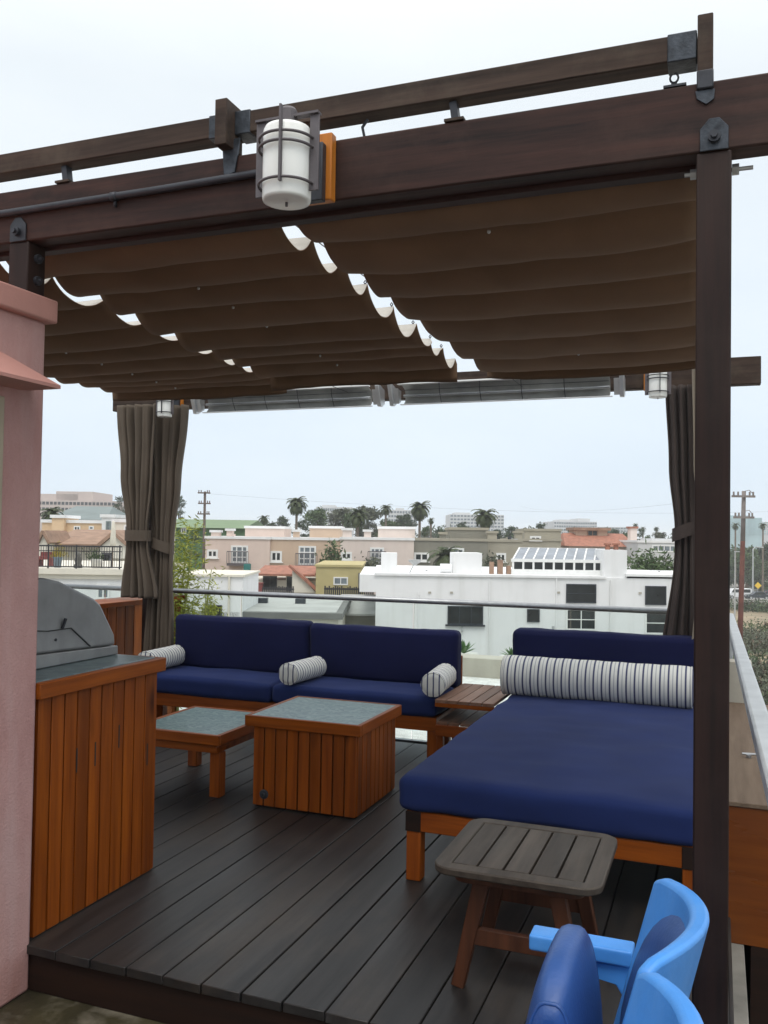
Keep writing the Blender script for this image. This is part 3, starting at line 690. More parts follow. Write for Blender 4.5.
st = thing('slatted_side_table', 'low brown slatted wooden table with shelf between sofa and daybed', 'side table', (-1.55, 5.98, 0))
mb = MB(); n = 5; xa, xb = -1.745, -1.345
for i in range(n):
    x = xa + (xb-xa)*i/n; mb.box((x+.003, 5.62, .402), (x+(xb-xa)/n-.003, 6.33, .424))
mb.build('tabletop', 'slatwood', st, bevel=.002)
mb = MB()
for i in range(n):
    x = xa + (xb-xa)*i/n; mb.box((x+.004, 5.66, .252), (x+(xb-xa)/n-.004, 6.30, .270))
mb.build('shelf', 'slatwood', st, bevel=.002)
for a, c in (((xa, 5.625, .375), (xb, 5.645, .4015)), ((xa, 5.64, .18), (xb, 5.665, .251)), ((xa, 6.30, .18), (xb, 6.325, .251))): MB().box(a, c).build('apron', 'cedar_x', st, bevel=.002)
legs(st, [(xa+.02, 6.06), (xb-.03, 6.06), (xb-.03, 5.70), (xa+.02, 5.70)], .045, .18)

# ------------------------------------------------------------------ mosaic tables
ct = thing('cube_table', 'cedar clad cube table with blue green mosaic top', 'table', (-2.09, 4.66, 0))
x0, x1, y0, y1, h = -2.392, -1.775, 4.345, 4.958, .438
def clad(mb, x0, x1, y0, y1, z0, z1, n, d=.016, faces='FRBL', bx=None):
    for fc in faces:
        for i in range(n):
            g = .004
            if fc in 'FB':
                a = x0 + (x1-x0)*i/n + g; c = x0 + (x1-x0)*(i+1)/n - g; yy = (y0, y0+d) if fc == 'F' else (y1-d, y1)
                mb.box((a, yy[0], z0), (c, yy[1], z1))
            else:
                a = y0+d+.001 + (y1-y0-2*d-.002)*i/n + g; c = y0+d+.001 + (y1-y0-2*d-.002)*(i+1)/n - g; xx = (x1-d, x1) if fc == 'R' else (x0, x0+d)
                mb.box((xx[0], a, z0), (xx[1], c, z1))
mb = MB(); clad(mb, x0, x1, y0, y1, .012, h, 9); mb.build('cladding', 'cedar_v', ct, bevel=.002)
MB().box((x0+.018, y0+.018, .002), (x1-.018, y1-.018, h)).build('carcass', 'fascia', ct)
def tiletop(t, x0, x1, y0, y1, z0, z1, rim, mat='mosaic'):
    for ya, yb in ((y0, y0+rim), (y1-rim, y1)): MB().box((x0, ya, z0), (x1, yb, z1)).build('top_frame', 'cedar_x', t, bevel=.004)
    for xa, xb in ((x0, x0+rim), (x1-rim, x1)): MB().box((xa, y0+rim+.0005, z0), (xb, y1-rim-.0005, z1)).build('top_frame', 'cedar_y', t, bevel=.004)
    MB().box((x0+rim+.0005, y0+rim+.0005, z0+.004), (x1-rim-.0005, y1-rim-.0005, z1-.002)).build('mosaic_top', mat, t)
tiletop(ct, -2.437, -1.748, 4.325, 4.975, .440, .500, .026)
kv = MB(); kv.tube([(-2.318, 4.346, .075), (-2.318, 4.337, .075)], .026, 18); kv.tube([(-2.318, 4.338, .075), (-2.318, 4.331, .075)], .012, 12); kv.build('gas_valve', 'steel', ct, bevel=.002)
lt = thing('low_table', 'low cedar table with mosaic top between grill counter and cube table', 'table', (-2.9, 4.7, 0))
tiletop(lt, -3.22, -2.61, 4.345, 5.045, .305, .362, .03)
for a, c in (((-3.19, 4.375), (-2.64, 4.395)), ((-3.19, 4.995), (-2.64, 5.015)), ((-3.19, 4.396), (-3.17, 4.994)), ((-2.66, 4.396), (-2.64, 4.994))): MB().box((*a, .255), (*c, .3045)).build('apron', 'cedar_x', lt, bevel=.002)
legs(lt, [(-2.665, 4.43), (-3.155, 4.43), (-2.665, 4.96), (-3.155, 4.96)], .066, .254)

# ------------------------------------------------------------------ teak side table
tt = thing('teak_table', 'grey weathered teak table with rounded corners and splayed legs in front of daybed', 'side table', (-.6, 3.09, 0))
tx0, tx1, ty0, ty1, tz0, tz1 = -.884, -.332, 2.815, 3.375, .389, .415
def rrect(x0, x1, y0, y1, r, n=6):
    out = []
    for cx, cy, a0 in ((x1-r, y1-r, 0), (x0+r, y1-r, 90), (x0+r, y0+r, 180), (x1-r, y0+r, 270)):
        for i in range(n+1):
            a = R(a0 + 90*i/n); out.append((cx + r*math.cos(a), cy + r*math.sin(a)))
    return out
outer = rrect(tx0, tx1, ty0, ty1, .07); rim = .058; ix0, ix1, iy0, iy1 = tx0+rim, tx1-rim, ty0+rim, ty1-rim
def proj_inner(p):
    cx, cy = (ix0+ix1)/2, (iy0+iy1)/2
    return (max(ix0, min(ix1, p[0])), max(iy0, min(iy1, p[1])))
mb = MB(); n = len(outer); inn = [proj_inner(p) for p in outer]
vs = [(*p, tz1) for p in outer] + [(*p, tz1) for p in inn] + [(*p, tz0) for p in outer] + [(*p, tz0) for p in inn]
fs = []
for i in range(n):
    j = (i+1) % n
    fs += [(i, j, n+j, n+i), (2*n+i, 3*n+i, 3*n+j, 2*n+j), (i, 2*n+i, 2*n+j, j), (n+i, n+j, 3*n+j, 3*n+i)]
mb.add(vs, fs)
me_o = mb.build('tabletop', 'tablewood', tt, bevel=.005)
bm = bmesh.new(); bm.from_mesh(me_o.data); bmesh.ops.remove_doubles(bm, verts=bm.verts, dist=.0004); bmesh.ops.dissolve_degenerate(bm, dist=.0004, edges=bm.edges); bmesh.ops.recalc_face_normals(bm, faces=bm.faces); bm.to_mesh(me_o.data); bm.free()
mb = MB()
for i in range(5):
    a = ix0 + (ix1-ix0)*i/5; mb.box((a+.004, iy0+.003, tz0+.004), (a+(ix1-ix0)/5-.004, iy1-.003, tz1-.001))
mb.build('slats', 'tablewood', tt, bevel=.002)
MB().prism(rrect(tx0+.06, tx1-.06, ty0+.05, ty1-.05, .05), 2, .355, .3885).build('apron', 'tableleg', tt, bevel=.003)
for (xa, xb) in ((-.728, -.805), (-.478, -.40)):
    for yy in (2.90, 3.28):
        MB().bar((xb, yy, 0.002), (xa, yy, .355), .044, .036, (0, 1, 0), w2=.054).build('leg', 'tableleg', tt, bevel=.004)
MB().box((-.75, 2.885, .15), (-.45, 2.91, .205)).build('stretcher', 'tableleg', tt, bevel=.003)
MB().box((-.75, 3.27, .15), (-.45, 3.295, .205)).build('stretcher', 'tableleg', tt, bevel=.003)

# ------------------------------------------------------------------ grill counter
gc = thing('grill_counter', 'tall cedar clad counter with blue slate top behind the pink wall', 'counter', (-2.85, 3.0, 0))
mb = MB(); clad(mb, -3.4, -2.345, 2.605, 3.372, .004, .876, 10, .018, 'R'); clad(mb, -3.4, -2.345, 2.605, 3.372, .004, .876, 14, .018, 'B'); mb.build('cladding', 'cedar_v', gc, bevel=.002)
MB().box((-3.38, 2.61, .003), (-2.365, 3.352, .876)).build('carcass', 'fascia', gc)
mb = MB(); mb.box((-2.352, 2.603, .878), (-2.318, 3.395, .938)); mb.build('top_frame', 'cedar_y', gc, bevel=.004)
mb = MB(); mb.box((-3.42, 3.361, .878), (-2.3525, 3.395, .938)); mb.build('top_frame', 'cedar_x', gc, bevel=.004)
MB().box((-3.42, 2.603, .880), (-2.3525, 3.3605, .942)).build('slate_top', 'slate', gc, bevel=.004)
for yy, zz in ((2.84, .60), (2.95, .60), (3.10, .64), (3.30, .52)):
    MB().box((-2.3450, yy, zz-.045), (-2.3435, yy+.006, zz+.05)).build('dark_streak', 'hoodline', gc)  # thin dark upright strip on the cladding
gr = thing('gas_grill', 'grey steel grill with faceted closed hood on the slate counter', 'grill', (-2.8, 3.0, .943))
prof = [(2.62, 1.01), (2.62, 1.24), (2.74, 1.315), (2.88, 1.308), (2.97, 1.29), (3.19, 1.205), (3.235, 1.175), (3.335, 1.035), (3.342, .985)]
MB().prism(prof, 0, -3.25, -2.555).build('hood', 'hood', gr, bevel=.012, seg=3)
MB().prism([(2.615, .9435), (2.615, 1.008), (3.35, .983), (3.352, .9435)], 0, -3.26, -2.548).build('firebox', 'hood', gr, bevel=.004)
ln = MB()
for a, c in (((2.62, 1.122), (2.90, 1.090)), ((2.90, 1.090), (3.04, 1.090)), ((3.04, 1.090), (3.165, 1.000))):
    ln.bar((-2.5535, a[0], a[1]), (-2.5535, c[0], c[1]), .004, .007, (1, 0, 0))
ln.build('hood_seam', 'hoodline', gr)
hd = MB(); hd.bar((-2.552, 2.985, 1.093), (-2.543, 2.995, 1.135), .007, .012, (0, 1, 0)); hd.build('pivot_lever', 'blackmetal', gr)
for yy, zz in ((2.83, 1.135), (2.95, 1.05)):
    s = MB(); s.tube([(-2.556, yy, zz), (-2.551, yy, zz)], .006, 8); s.build('screw', 'blackmetal', gr)

# ------------------------------------------------------------------ wood side wall + rear / right railing
sw = thing('side_wall', 'orange cedar clad side wall behind the grill with flat cap', 'wall', (-4.95, 5.0, 0))
mb = MB(); clad(mb, -5.05, -4.78, 3.3, 7.25, -.28, .86, 32, .018, 'RL'); mb.build('cladding', 'cedar_v', sw, bevel=.002)
MB().box((-5.03, 3.31, -.299), (-4.80, 7.24, .86)).build('core', 'fascia', sw)
MB().box((-5.09, 3.27, .862), (-4.74, 7.27, .905)).build('cap', 'cedar_y', sw, bevel=.005)
rr = thing('rear_railing', 'glass railing with round steel top rail behind the sofa', 'railing', (-2.5, 6.5, 0))
MB().tube([(-6.5, 6.5, 1.0), (.06, 6.5, 1.0)], .021, 14).build('top_rail', 'chrome', rr, smooth=True)
MB().box((-6.5, 6.47, -.14), (.05, 6.53, -.07)).build('bottom_channel', 'blackmetal', rr, bevel=.003)
xs = [-6.4, -5.1, -3.72, -2.2, -1.0, .02]
for a, c in zip(xs, xs[1:]):
    MB().box((a+.006, 6.495, -.069), (c-.006, 6.505, .985)).build('glass_pane', 'glass', rr)
sr = thing('side_railing', 'square steel rail on the side parapet running past the tall post', 'railing', (.1, 4, 0))
q0, q1 = Vector((.078, 6.46, .985)), Vector((.128, 1.4, .985))
MB().bar(q0, q1, .052, .05).build('top_rail', 'steelrail', sr, bevel=.008)
for yy in (6.40,):
    MB().box((.06, yy-.02, .462), (.10, yy+.02, .96)).build('rail_post', 'steelrail', sr, bevel=.003)
tb = thing('side_parapet', 'boxed parapet with varnished orange end and sunbleached top outside the post', 'parapet', (.5, 5, GROUND))
MB().box((.045, 3.83, -.099), (.95, 3.85, .44)).build('end_panel', 'plypanel', tb, bevel=.002)
MB().box((.048, 3.851, -.099), (.948, 6.15, .438)).build('body', 'tanboard', tb)
MB().box((.043, 3.822, .442), (.955, 6.16, .460)).build('lid', 'tanboard', tb, bevel=.003)
cl = MB(); cl.tube([(.145, 4.62, .461), (.145, 4.62, .474)], .012, 10); cl.tube([(.115, 4.62, .478), (.175, 4.63, .478)], .006, 8); cl.build('cleat', 'chrome', tb)
MB().box((.04, 6.165, -.3), (.21, 6.32, .72)).build('corner_block', 'parapet', tb, bevel=.005)
MB().box((.13, 3.83, GROUND), (.94, 6.14, -.10)).build('support', 'fascia', tb)

# ------------------------------------------------------------------ stadium seats
def seat_parts(t, cy):
    # chair faces -x; floor at FLOOR, row runs along y
    def shell(off, zt_mid, w, z0):
        pass
    ny, nz = 18, 12; half = .248
    def bpt(s, h, d):           # s -1..1 along y, h 0..1 up, d thickness offset
        top = .668 - .018*abs(s)**3 - (.012 if abs(s) > .93 else 0)
        z = .16 + (top-.16)*h
        xb = -.255 + .125*h                        # recline
        x = xb + .098*(1-abs(s)**2.0) - .02
        return Vector((x + d*(1-.35*s*s), cy + half*s*(1-.04*(1-h)) + d*.35*s, z))
    mb = MB(); vs = []
    for d in (0, .042):
        for j in range(nz+1):
            for i in range(ny+1): vs.append(bpt(-1+2*i/ny, j/nz, d))
    W = ny+1; N = W*(nz+1); fs = []
    for j in range(nz):
        for i in range(ny):
            a = j*W+i; fs.append((a, a+1, a+W+1, a+W)); fs.append((N+a, N+a+W, N+a+W+1, N+a+1))
    for j in range(nz):
        for i in (0, ny): a = j*W+i; fs.append((a, a+W, N+a+W, N+a))
    for i in range(ny):
        for j in (0, nz): a = j*W+i; fs.append((a, a+1, N+a+1, N+a))
    mb.add(vs, fs); mb.build('backrest', 'bluepl', t, bevel=.012, seg=3)
    # padded insert on the back
    mb = MB(); vs = []; fs = []; nr, na = 8, 28
    for k in range(nr+1):
        rr_ = k/nr
        for i in range(na):
            a = 2*math.pi*i/na; s = .14 + .80*rr_*math.copysign(abs(math.cos(a))**.7, math.cos(a)); hh = .46 + .45*rr_*math.copysign(abs(math.sin(a))**.8, math.sin(a))
            p = bpt(s, hh, 0); p.x -= .034*(1-rr_**6) - .001; vs.append(p)
    for k in range(nr):
        for i in range(na): fs.append((k*na+i, k*na+(i+1) % na, (k+1)*na+(i+1) % na, (k+1)*na+i))
    mb.add(vs, fs); mb.build('back_pad', 'bluepad', t, smooth=True)
    # tipped-up seat: fat rounded pad with a plastic pan on its left face
    mb = MB(); vs = []; ny2, nz2 = 14, 16
    def seat(u, v):     # u around the cross-section (x,z), v along y
        a = 2*math.pi*u; cx, cz = 0, 0
        ex = .078*math.copysign(abs(math.cos(a))**.55, math.cos(a)); ez = .235*math.copysign(abs(math.sin(a))**.62, math.sin(a))
        taper = (1-abs(v)**6*.28)
        ex *= taper*(1 + .38*(-ez/.235)); ez *= (1-.30*abs(v)**3) if ez > 0 else 1
        xx = -.334 + ex + .03*ez; zz = .330 + ez
        return Vector((xx, cy - .005 + .205*v, zz))
    na = 30; rows = 12
    for j in range(rows+1):
        for i in range(na): vs.append(seat(i/na, -1+2*j/rows))
    fs = [(j*na+i, j*na+(i+1) % na, (j+1)*na+(i+1) % na, (j+1)*na+i) for j in range(rows) for i in range(na)]
    fs += [tuple(range(na))[::-1], tuple(rows*na+i for i in range(na))]
    mb.add(vs, fs); so_ = mb.build('seat', 'bluepad', t, bevel=.014, seg=3)
    for v_ in (-.93, .93):
        wl = MB(); wl.tube([seat(i/30, v_) for i in range(31)], .0045, 6, cap=False); wl.build('welt', 'bluepad', so_, smooth=True)
def stand(t, cy):
    # end standard with an opening, arm on top
    yA, yB = cy-.018, cy+.018
    out = [(-.40, .385), (-.155, .385), (-.10, .30), (-.06, .10), (-.06, FLOOR+.002), (-.30, FLOOR+.002), (-.30, .05), (-.34, .22)]
    hole = [(-.315, .345), (-.245, .335), (-.215, .29), (-.215, .16), (-.235, .11), (-.26, .10), (-.28, .14), (-.30, .26)]
    mb = MB(); n = len(out)
    vs = [(x, y, z) for y in (yA, yB) for x, z in out] + [(x, y, z) for y in (yA, yB) for x, z in hole]
    fs = []
    # map outline and opening vertex to vertex
    order = [0, 1, 2, 3, 4, 5, 6, 7]; hm = [0, 1, 2, 3, 4, 5, 6, 7]
    for i in range(n):
        j = (i+1) % n
        fs += [(i, j, 2*n+j, 2*n+i), (n+i, 3*n+i, 3*n+j, n+j), (i, n+i, n+j, j), (2*n+i, 2*n+j, 3*n+j, 3*n+i)]
    mb.add(vs, fs); mb.build('end_frame', 'bluepl', t, bevel=.006, seg=3)
    arm = MB(); rounded_box(arm, (-.47, cy-.036, .392), (-.20, cy+.036, .434), .007); arm.build('armrest', 'bluepl', t, smooth=True)
    MB().tube([(-.20, cy, .405), (-.165, cy, .405)], .009, 8).build('hinge_pin', 'bluepl', t)
s1 = thing('stadium_seat', 'sky blue stadium seat with tipped up pad, next to the tall post', 'stadium seat', (-.25, 2.115, FLOOR), 0, 'row of blue stadium seats')
seat_parts(s1, 2.115); stand(s1, 2.43)
for zz in (.42, .24): MB().tube([(-.255+.25*(zz-.16)-.018, 1.90, zz), (-.255+.25*(zz-.16)-.03, 1.90, zz)], .007, 8).build('screw', 'screw', s1)
s2 = thing('stadium_seat', 'sky blue stadium seat nearest the camera, cut by the bottom edge', 'stadium seat', (-.25, 1.585, FLOOR), 0, 'row of blue stadium seats')
seat_parts(s2, 1.60); stand(s2, 1.858)

# ------------------------------------------------------------------ lower roof of the adjoining building
lr = thing('lower_building', 'adjoining low building with white gravel roof and beige parapet', 'building', (-3, 9.5, GROUND))
MB().box((-9.5, 6.165, GROUND), (.03, 11.4, -.36)).build('wall', 'parapet', lr)
MB().box((-9.45, 6.17, -.355), (.028, 11.1, -.30)).build('roof', 'gravel', lr)
MB().box((-9.55, 11.1, -.5), (.12, 11.45, -.055)).build('parapet', 'parapet', lr, bevel=.01)
MB().box((.032, 6.33, -.5), (.12, 11.09, -.20)).build('parapet', 'parapet', lr, bevel=.01)
MB().tube([(-3.2, 10.95, -.3), (-3.2, 10.95, -.02)], .03, 10).build('vent_pipe', 'steel', lr)

# ------------------------------------------------------------------ plants and trees
def leaf_quad(mb, p, size, asp=1.0, dirv=None):
    n = Vector((random.gauss(0, 1), random.gauss(0, 1), random.gauss(0, 1)))
    a = dirv if dirv is not None else Vector((random.gauss(0, 1), random.gauss(0, 1), random.gauss(0, 1)))
    a = a.normalized(); c = a.cross(n)
    if c.length < 1e-3: return
    c.normalize(); w = size*asp
    mb.add([p - a*size, p + c*w*.5, p + a*size, p - c*w*.5], [(0, 1, 2, 3)])
def crown_mesh(mb, blobs, count, size):
    tot = sum(b_[1]**2 for b_ in blobs)
    for (c, r, sq) in blobs:
        k = int(count*r*r/tot)
        subs = [Vector((random.gauss(0, 1), random.gauss(0, 1), random.gauss(0, 1))).normalized()*random.uniform(.5, 1) for _ in range(9)]
        for _ in range(k):
            s = random.choice(subs); o = s*r*.75 + Vector((random.gauss(0, 1), random.gauss(0, 1), random.gauss(0, 1)))*r*.22
            o.z *= sq
            leaf_quad(mb, Vector(c) + o, size*random.uniform(.6, 1.3), random.uniform(.5, .9))
def round_tree(loc, H, r, label, mat, group=None, nb=10, leaves=1400, trunk_frac=.45, spread=1.0, squash=.75, cat='tree', name='broadleaf_tree'):
    t = thing(name, label, cat, loc, random.uniform(0, 6), group)
    loc = Vector(loc); base = H*trunk_frac; blobs = []; tr = MB()
    top = loc + Vector((0, 0, base))
    tr.tube([loc, loc + Vector((.1*r, 0, base*.5)), top], [r*.09, r*.07, r*.055], 8)
    for i in range(nb):
        a = 2*math.pi*i/nb*1.9 + random.uniform(-.4, .4); d = r*.55*spread*random.uniform(.4, 1)
        c = top + Vector((d*math.cos(a), d*math.sin(a), random.uniform(-.15, 1.0)*(H-base)))
        br = r*random.uniform(.42, .62); c.z = min(c.z, loc.z + H - br*squash*.9)
        blobs.append((c, br, squash)); tr.tube([top - Vector((0, 0, .1*base)), top.lerp(c, .5) + Vector((0, 0, .05*H)), c], [r*.05, r*.03, r*.012], 6)
    blobs.append((loc + Vector((0, 0, H - r*.5*squash)), r*.5, squash)); blobs.append((loc + Vector((0, 0, H - r*squash)), r*.6, squash))
    tr.build('trunk', 'trunk', t)
    cm = MB(); crown_mesh(cm, blobs, int(leaves*1.7), r*.11); cm.build('crown', mat, t, fix=False)
    return t
def palm_tree(loc, H, r, label, group=None, fronds=34, droop=1.0, mat='leaf_palm', lean=0.0, skirt=True, name='palm_tree'):
    t = thing(name, label, 'palm tree', loc, random.uniform(0, 6), group); loc = Vector(loc)
    tr = MB(); topp = loc + Vector((lean, 0, H))
    tw = max(.16, r*.09)
    tr.tube([loc, loc.lerp(topp, .4), loc.lerp(topp, .9), topp], [tw*1.3, tw, tw*.95, tw*1.1], 9); tr.build('trunk', 'palmtrunk', t)
    cm = MB()
    for i in range(fronds):
        a = 2.39996*i + random.uniform(-.2, .2); el = 1.35 - 2.0*(i/fronds)**.9 + random.uniform(-.12, .12)
        L = r*random.uniform(.85, 1.1); seg = 6; p = topp.copy(); dirh = Vector((math.cos(a), math.sin(a), 0)); side = Vector((-dirh.y, dirh.x, 0)); e = el; pts = [p.copy()]
        for k in range(seg):
            d = dirh*math.cos(e) + Vector((0, 0, math.sin(e))); p = p + d*L/seg; pts.append(p.copy()); e -= .28*droop*(1+.35*k/seg)
        for k in range(seg):
            mid_ = (pts[k]+pts[k+1])/2; d = (pts[k+1]-pts[k]).normalized()
            for q in range(2):
                base = pts[k].lerp(pts[k+1], .25+.5*q); wl = r*.34*(1-.6*((k+q*.5)/seg))*(.5 if k == 0 and q == 0 else 1)
                for sg in (-1, 1):
                    tipv = base + side*sg*wl + d*wl*.55 - Vector((0, 0, wl*.35))
                    nrm = d*r*.06
                    cm.add([base - nrm, base + nrm, tipv], [(0, 1, 2)])
    if skirt:
        for i in range(26):
            a = random.uniform(0, 6.28); q = topp - Vector((0, 0, random.uniform(.05, .35)*r)); d = Vector((math.cos(a)*.5, math.sin(a)*.5, -1)).normalized()
            cm.add([q, q + d*r*.45 + Vector((.08*r, 0, 0)), q + d*r*.45 - Vector((.08*r, 0, 0))], [(0, 1, 2)])
    cm.build('crown', mat, t, fix=False); return t
def shrub(loc, w, h, label, mat, leaves=500, size=.12, group=None, name='shrub', cat='shrub', d=None):
    t = thing(name, label, cat, loc, 0, group); loc = Vector(loc); d = d or w
    cm = MB()
    for _ in range(leaves):
        o = Vector((random.gauss(0, .36)*w, random.gauss(0, .36)*d, abs(random.gauss(.35, .3))*h*.8))
        leaf_quad(cm, loc+o, size*random.uniform(.6, 1.3), .6)
    cm.build('foliage', mat, t, fix=False)
    tr = MB()
    for k in range(5):
        a = k*1.25; tr.tube([loc, loc + Vector((.2*w*math.cos(a), .2*d*math.sin(a), .6*h))], [.05*w, .015*w], 5)
    tr.build('stems', 'trunk', t); return t

# bamboo behind the left curtain
for bx, by, hh, lab, nlv, wd in ((-4.84, 7.15, 2.0, 'tall yellow green bamboo clump just right of the left curtain', 5600, .16), (-4.74, 7.40, 1.45, 'shorter yellow green bamboo clump at the left sofa end', 3000, .14)):
    bz = -.30
    t = thing('bamboo', lab, 'bamboo', (bx, by, bz), 0, 'bamboo clumps behind the rear railing')
    cn = MB(); lf = MB()
    for k in range(9):
        a = random.uniform(0, 6.28); rr_ = random.uniform(.02, wd*.5); p0 = Vector((bx + rr_*math.cos(a), by + rr_*math.sin(a), bz)); h2 = hh*random.uniform(.75, 1.0)
        p1 = p0 + Vector((.05*math.cos(a), .08*math.sin(a), h2*.6)); p2 = p0 + Vector((random.uniform(.05, .14)*math.cos(a), .2*math.sin(a), h2))
        cn.tube([p0, p1, p2], [.011, .009, .004], 6)
        for q in range(nlv//9):
            s = random.uniform(.15, 1); p = p0.lerp(p1, s/.6) if s < .6 else p1.lerp(p2, (s-.6)/.4)
            dv = Vector((random.gauss(0, 1), random.gauss(0, 1), random.uniform(-1.1, .3)))
            leaf_quad(lf, p + Vector((random.gauss(0, .055), random.gauss(0, .10), random.gauss(0, .05))), random.uniform(.018, .042), .36, dv)
    cn.build('canes', 'bamboo_cane', t); lf.build('foliage', 'leaf_bamboo', t, fix=False)

def agave(loc, r, label, n=18):
    t = thing('agave', label, 'plant', loc, 0, 'agaves behind the beige parapet'); mb = MB(); loc = Vector(loc)
    for i in range(n):
        a = 2.4*i; el = 1.2 - .9*i/n; L = r*random.uniform(.8, 1.1); d = Vector((math.cos(a)*math.cos(el), math.sin(a)*math.cos(el), math.sin(el))); s = Vector((-math.sin(a), math.cos(a), 0))
        p1 = loc + d*L*.5; p2 = loc + d*L - Vector((0, 0, L*.08)); w_ = r*.11
        mb.add([loc - s*w_*.6, loc + s*w_*.6, p1 + s*w_, p2, p1 - s*w_, p1 - Vector((0, 0, w_*.5))], [(0, 1, 2, 5), (0, 5, 4), (5, 2, 3), (5, 3, 4)])
    mb.build('leaves', 'agave', t, fix=False)
    MB().lathe([(.12, -.5), (.2, -.1), (.21, 0), (.17, -.03)], loc, 14).build('pot', 'pot_white', t)
p = GRID(AT(464, 649, 12.6)); agave((p.x, p.y, p.z-.06), .25, 'green agave rosette showing between sofa back and daybed')
p = GRID(AT(512, 650, 12.6)); agave((p.x, p.y, p.z-.10), .20, 'small agave peeking out left of the daybed headrest')

# ------------------------------------------------------------------ neighbourhood buildings
def rect(x0, x1, y0, y1, v):
    a = AT(x0, (y0+y1)/2, v); c = AT(x1, (y0+y1)/2, v); xm = (x0+x1)/2
    return a.x, c.x, AT(xm, y1, v).z, AT(xm, y0, v).z       # u0,u1,z0,z1
def bblock(t, name, mat, x0, x1, y0, v, d, y1=None, mi=0, off=0):
    u0, u1, z0, z1 = rect(x0, x1, y0, y1 or y0, v)
    if y1 is None: z0 = GROUND
    mb = MB(GRID); mb.box((u0, v-off, z0), (u1, v+d, z1)); return mb.build(name, mat, t)
def window(t, x0, x1, y0, y1, v, cols=2, rows=1, frame='whiteframe', pane='pane', fw_=.09, name='window', sill=False):
    u0, u1, z0, z1 = rect(x0, x1, y0, y1, v); mb = MB(GRID); a, c = v-.07, v+.02
    mb.box((u0, a, z0), (u0+fw_, c, z1)); mb.box((u1-fw_, a, z0), (u1, c, z1)); mb.box((u0+fw_, a, z1-fw_), (u1-fw_, c, z1)); mb.box((u0+fw_, a, z0), (u1-fw_, c, z0+fw_))
    for i in range(1, cols):
        uu = u0 + (u1-u0)*i/cols; mb.box((uu-fw_*.35, a+.01, z0+fw_), (uu+fw_*.35, c, z1-fw_))
    for j in range(1, rows):
        zz = z0 + (z1-z0)*j/rows; mb.box((u0+fw_, a+.014, zz-fw_*.3), (u1-fw_, c, zz+fw_*.3))
    if sill: mb.box((u0-.1, a-.08, z0-.08), (u1+.1, c, z0-.001))
    o = mb.build(name, frame, t)
    MB(GRID).box((u0+fw_*.5, v-.03, z0+fw_*.5), (u1-fw_*.5, v+.015, z1-fw_*.5)).build('pane', pane, o); return o
def chimney(t, x0, x1, y0, y1, v, mat, cap='white', d=.8):
    u0, u1, z0, z1 = rect(x0, x1, y0, y1, v); o = MB(GRID).box((u0, v, z0), (u1, v+d, z1-.2)).build('chimney', mat, t)
    MB(GRID).box((u0-.12, v-.12, z1-.2), (u1+.12, v+d+.12, z1)).build('chimney_cap', cap, o); return o
def coping(t, x0, x1, y0, v, d, mat='white', h=.22):
    u0, u1, z0, z1 = rect(x0, x1, y0, y0, v); MB(GRID).box((u0-.08, v-.1, z1), (u1+.08, v+d+.06, z1+h)).build('coping', mat, t)

# A big white building
V = 45
wb = gthing('white_building', 'large plain white building with square dark windows and roof boxes', 'building', AT(520, 640, V)[:2] + (GROUND,) if False else (AT(520, 640, V).x, V, GROUND))
bblock(wb, 'wall', 'white', 376, 712, 577, V, 12)
u0, u1, z0, z1 = rect(359.5, 376, 574.5, 592, V); MB(GRID).box((u0, V+.01, z0), (u1-.003, V+11.5, z1)).build('upper_storey', 'white', wb)
coping(wb, 627, 712, 577, V, 12, 'white', .12); coping(wb, 376, 604, 577, V, 12, 'white', .12)
bblock(wb, 'roof_box', 'white', 381, 397, 553, V+1, 1.6, 575); bblock(wb, 'roof_box', 'white', 453, 482, 553, V+1.2, 2.2, 575); bblock(wb, 'chimney', 'white', 604, 627, 550, V+.1, 2.0, 578)
for a, c in ((606, 612), (614, 621)):
    u0, u1, z0, z1 = rect(a, c, 545, 551, V+.6); o = MB(GRID); o.lathe([(.13, z0), (.13, z1), (.2, z1), (.2, z1+.08)], ((u0+u1)/2, V+.9, 0), 10); o.build('chimney_pot', 'terracotta', wb)
window(wb, 447.5, 483, 606, 624.5, V, 3, 1, 'steel', 'pane', .06, sill=True)
window(wb, 527, 539.5, 609, 622, V, 1, 1, 'steel', 'pane', .05); window(wb, 566, 596, 584, 603, V, 1, 2, 'steel', 'pane', .05)
window(wb, 566, 596, 609, 630, V, 2, 2, 'whiteframe', 'pane', .07); window(wb, 645, 666, 586, 605, V, 1, 1, 'steel', 'pane', .05); window(wb, 645, 668, 612, 634, V, 1, 2, 'whiteframe', 'pane', .07)
u0, u1, z0, z1 = rect(441, 452, 564, 574, V+.6); tk = MB(GRID); tk.tube([(u0, V+1.2, (z0+z1)/2), (u1, V+1.2, (z0+z1)/2)], (z1-z0)/2, 14); tk.build('roof_tank', 'white', wb)
u0, u1, z0, z1 = rect(410, 420, 560, 573, V+.6); tk = MB(GRID); tk.tube([(u0, V+1, z0), ((u0+u1)/2, V+1, z1-.15)], .03, 6); tk.lathe([(.05, z1-.3), (.3, z1-.1), (.34, z1), (.30, z1-.06)], ((u0+u1)/2, V+1, 0), 12); tk.build('satellite_dish', 'lamp_grey', wb)
for xx, yy, w_ in ((498, 560, 5), (507, 566, 4), (490, 562, 4)):
    u0, u1, z0, z1 = rect(xx, xx+w_, yy, 574, V+.8); MB(GRID).box((u0, V+.8, z0), (u1, V+1.2, z1)).build('roof_vent', 'browntile', wb)
for xx in (430, 452, 560, 640):
    a = AT(xx, 592, V-.37 if xx < 600 else V); MB(GRID).box((a.x-.07, V-.05, a.z-.10), (a.x+.07, V-.002, a.z)).build('wall_vent', 'parapet', wb)
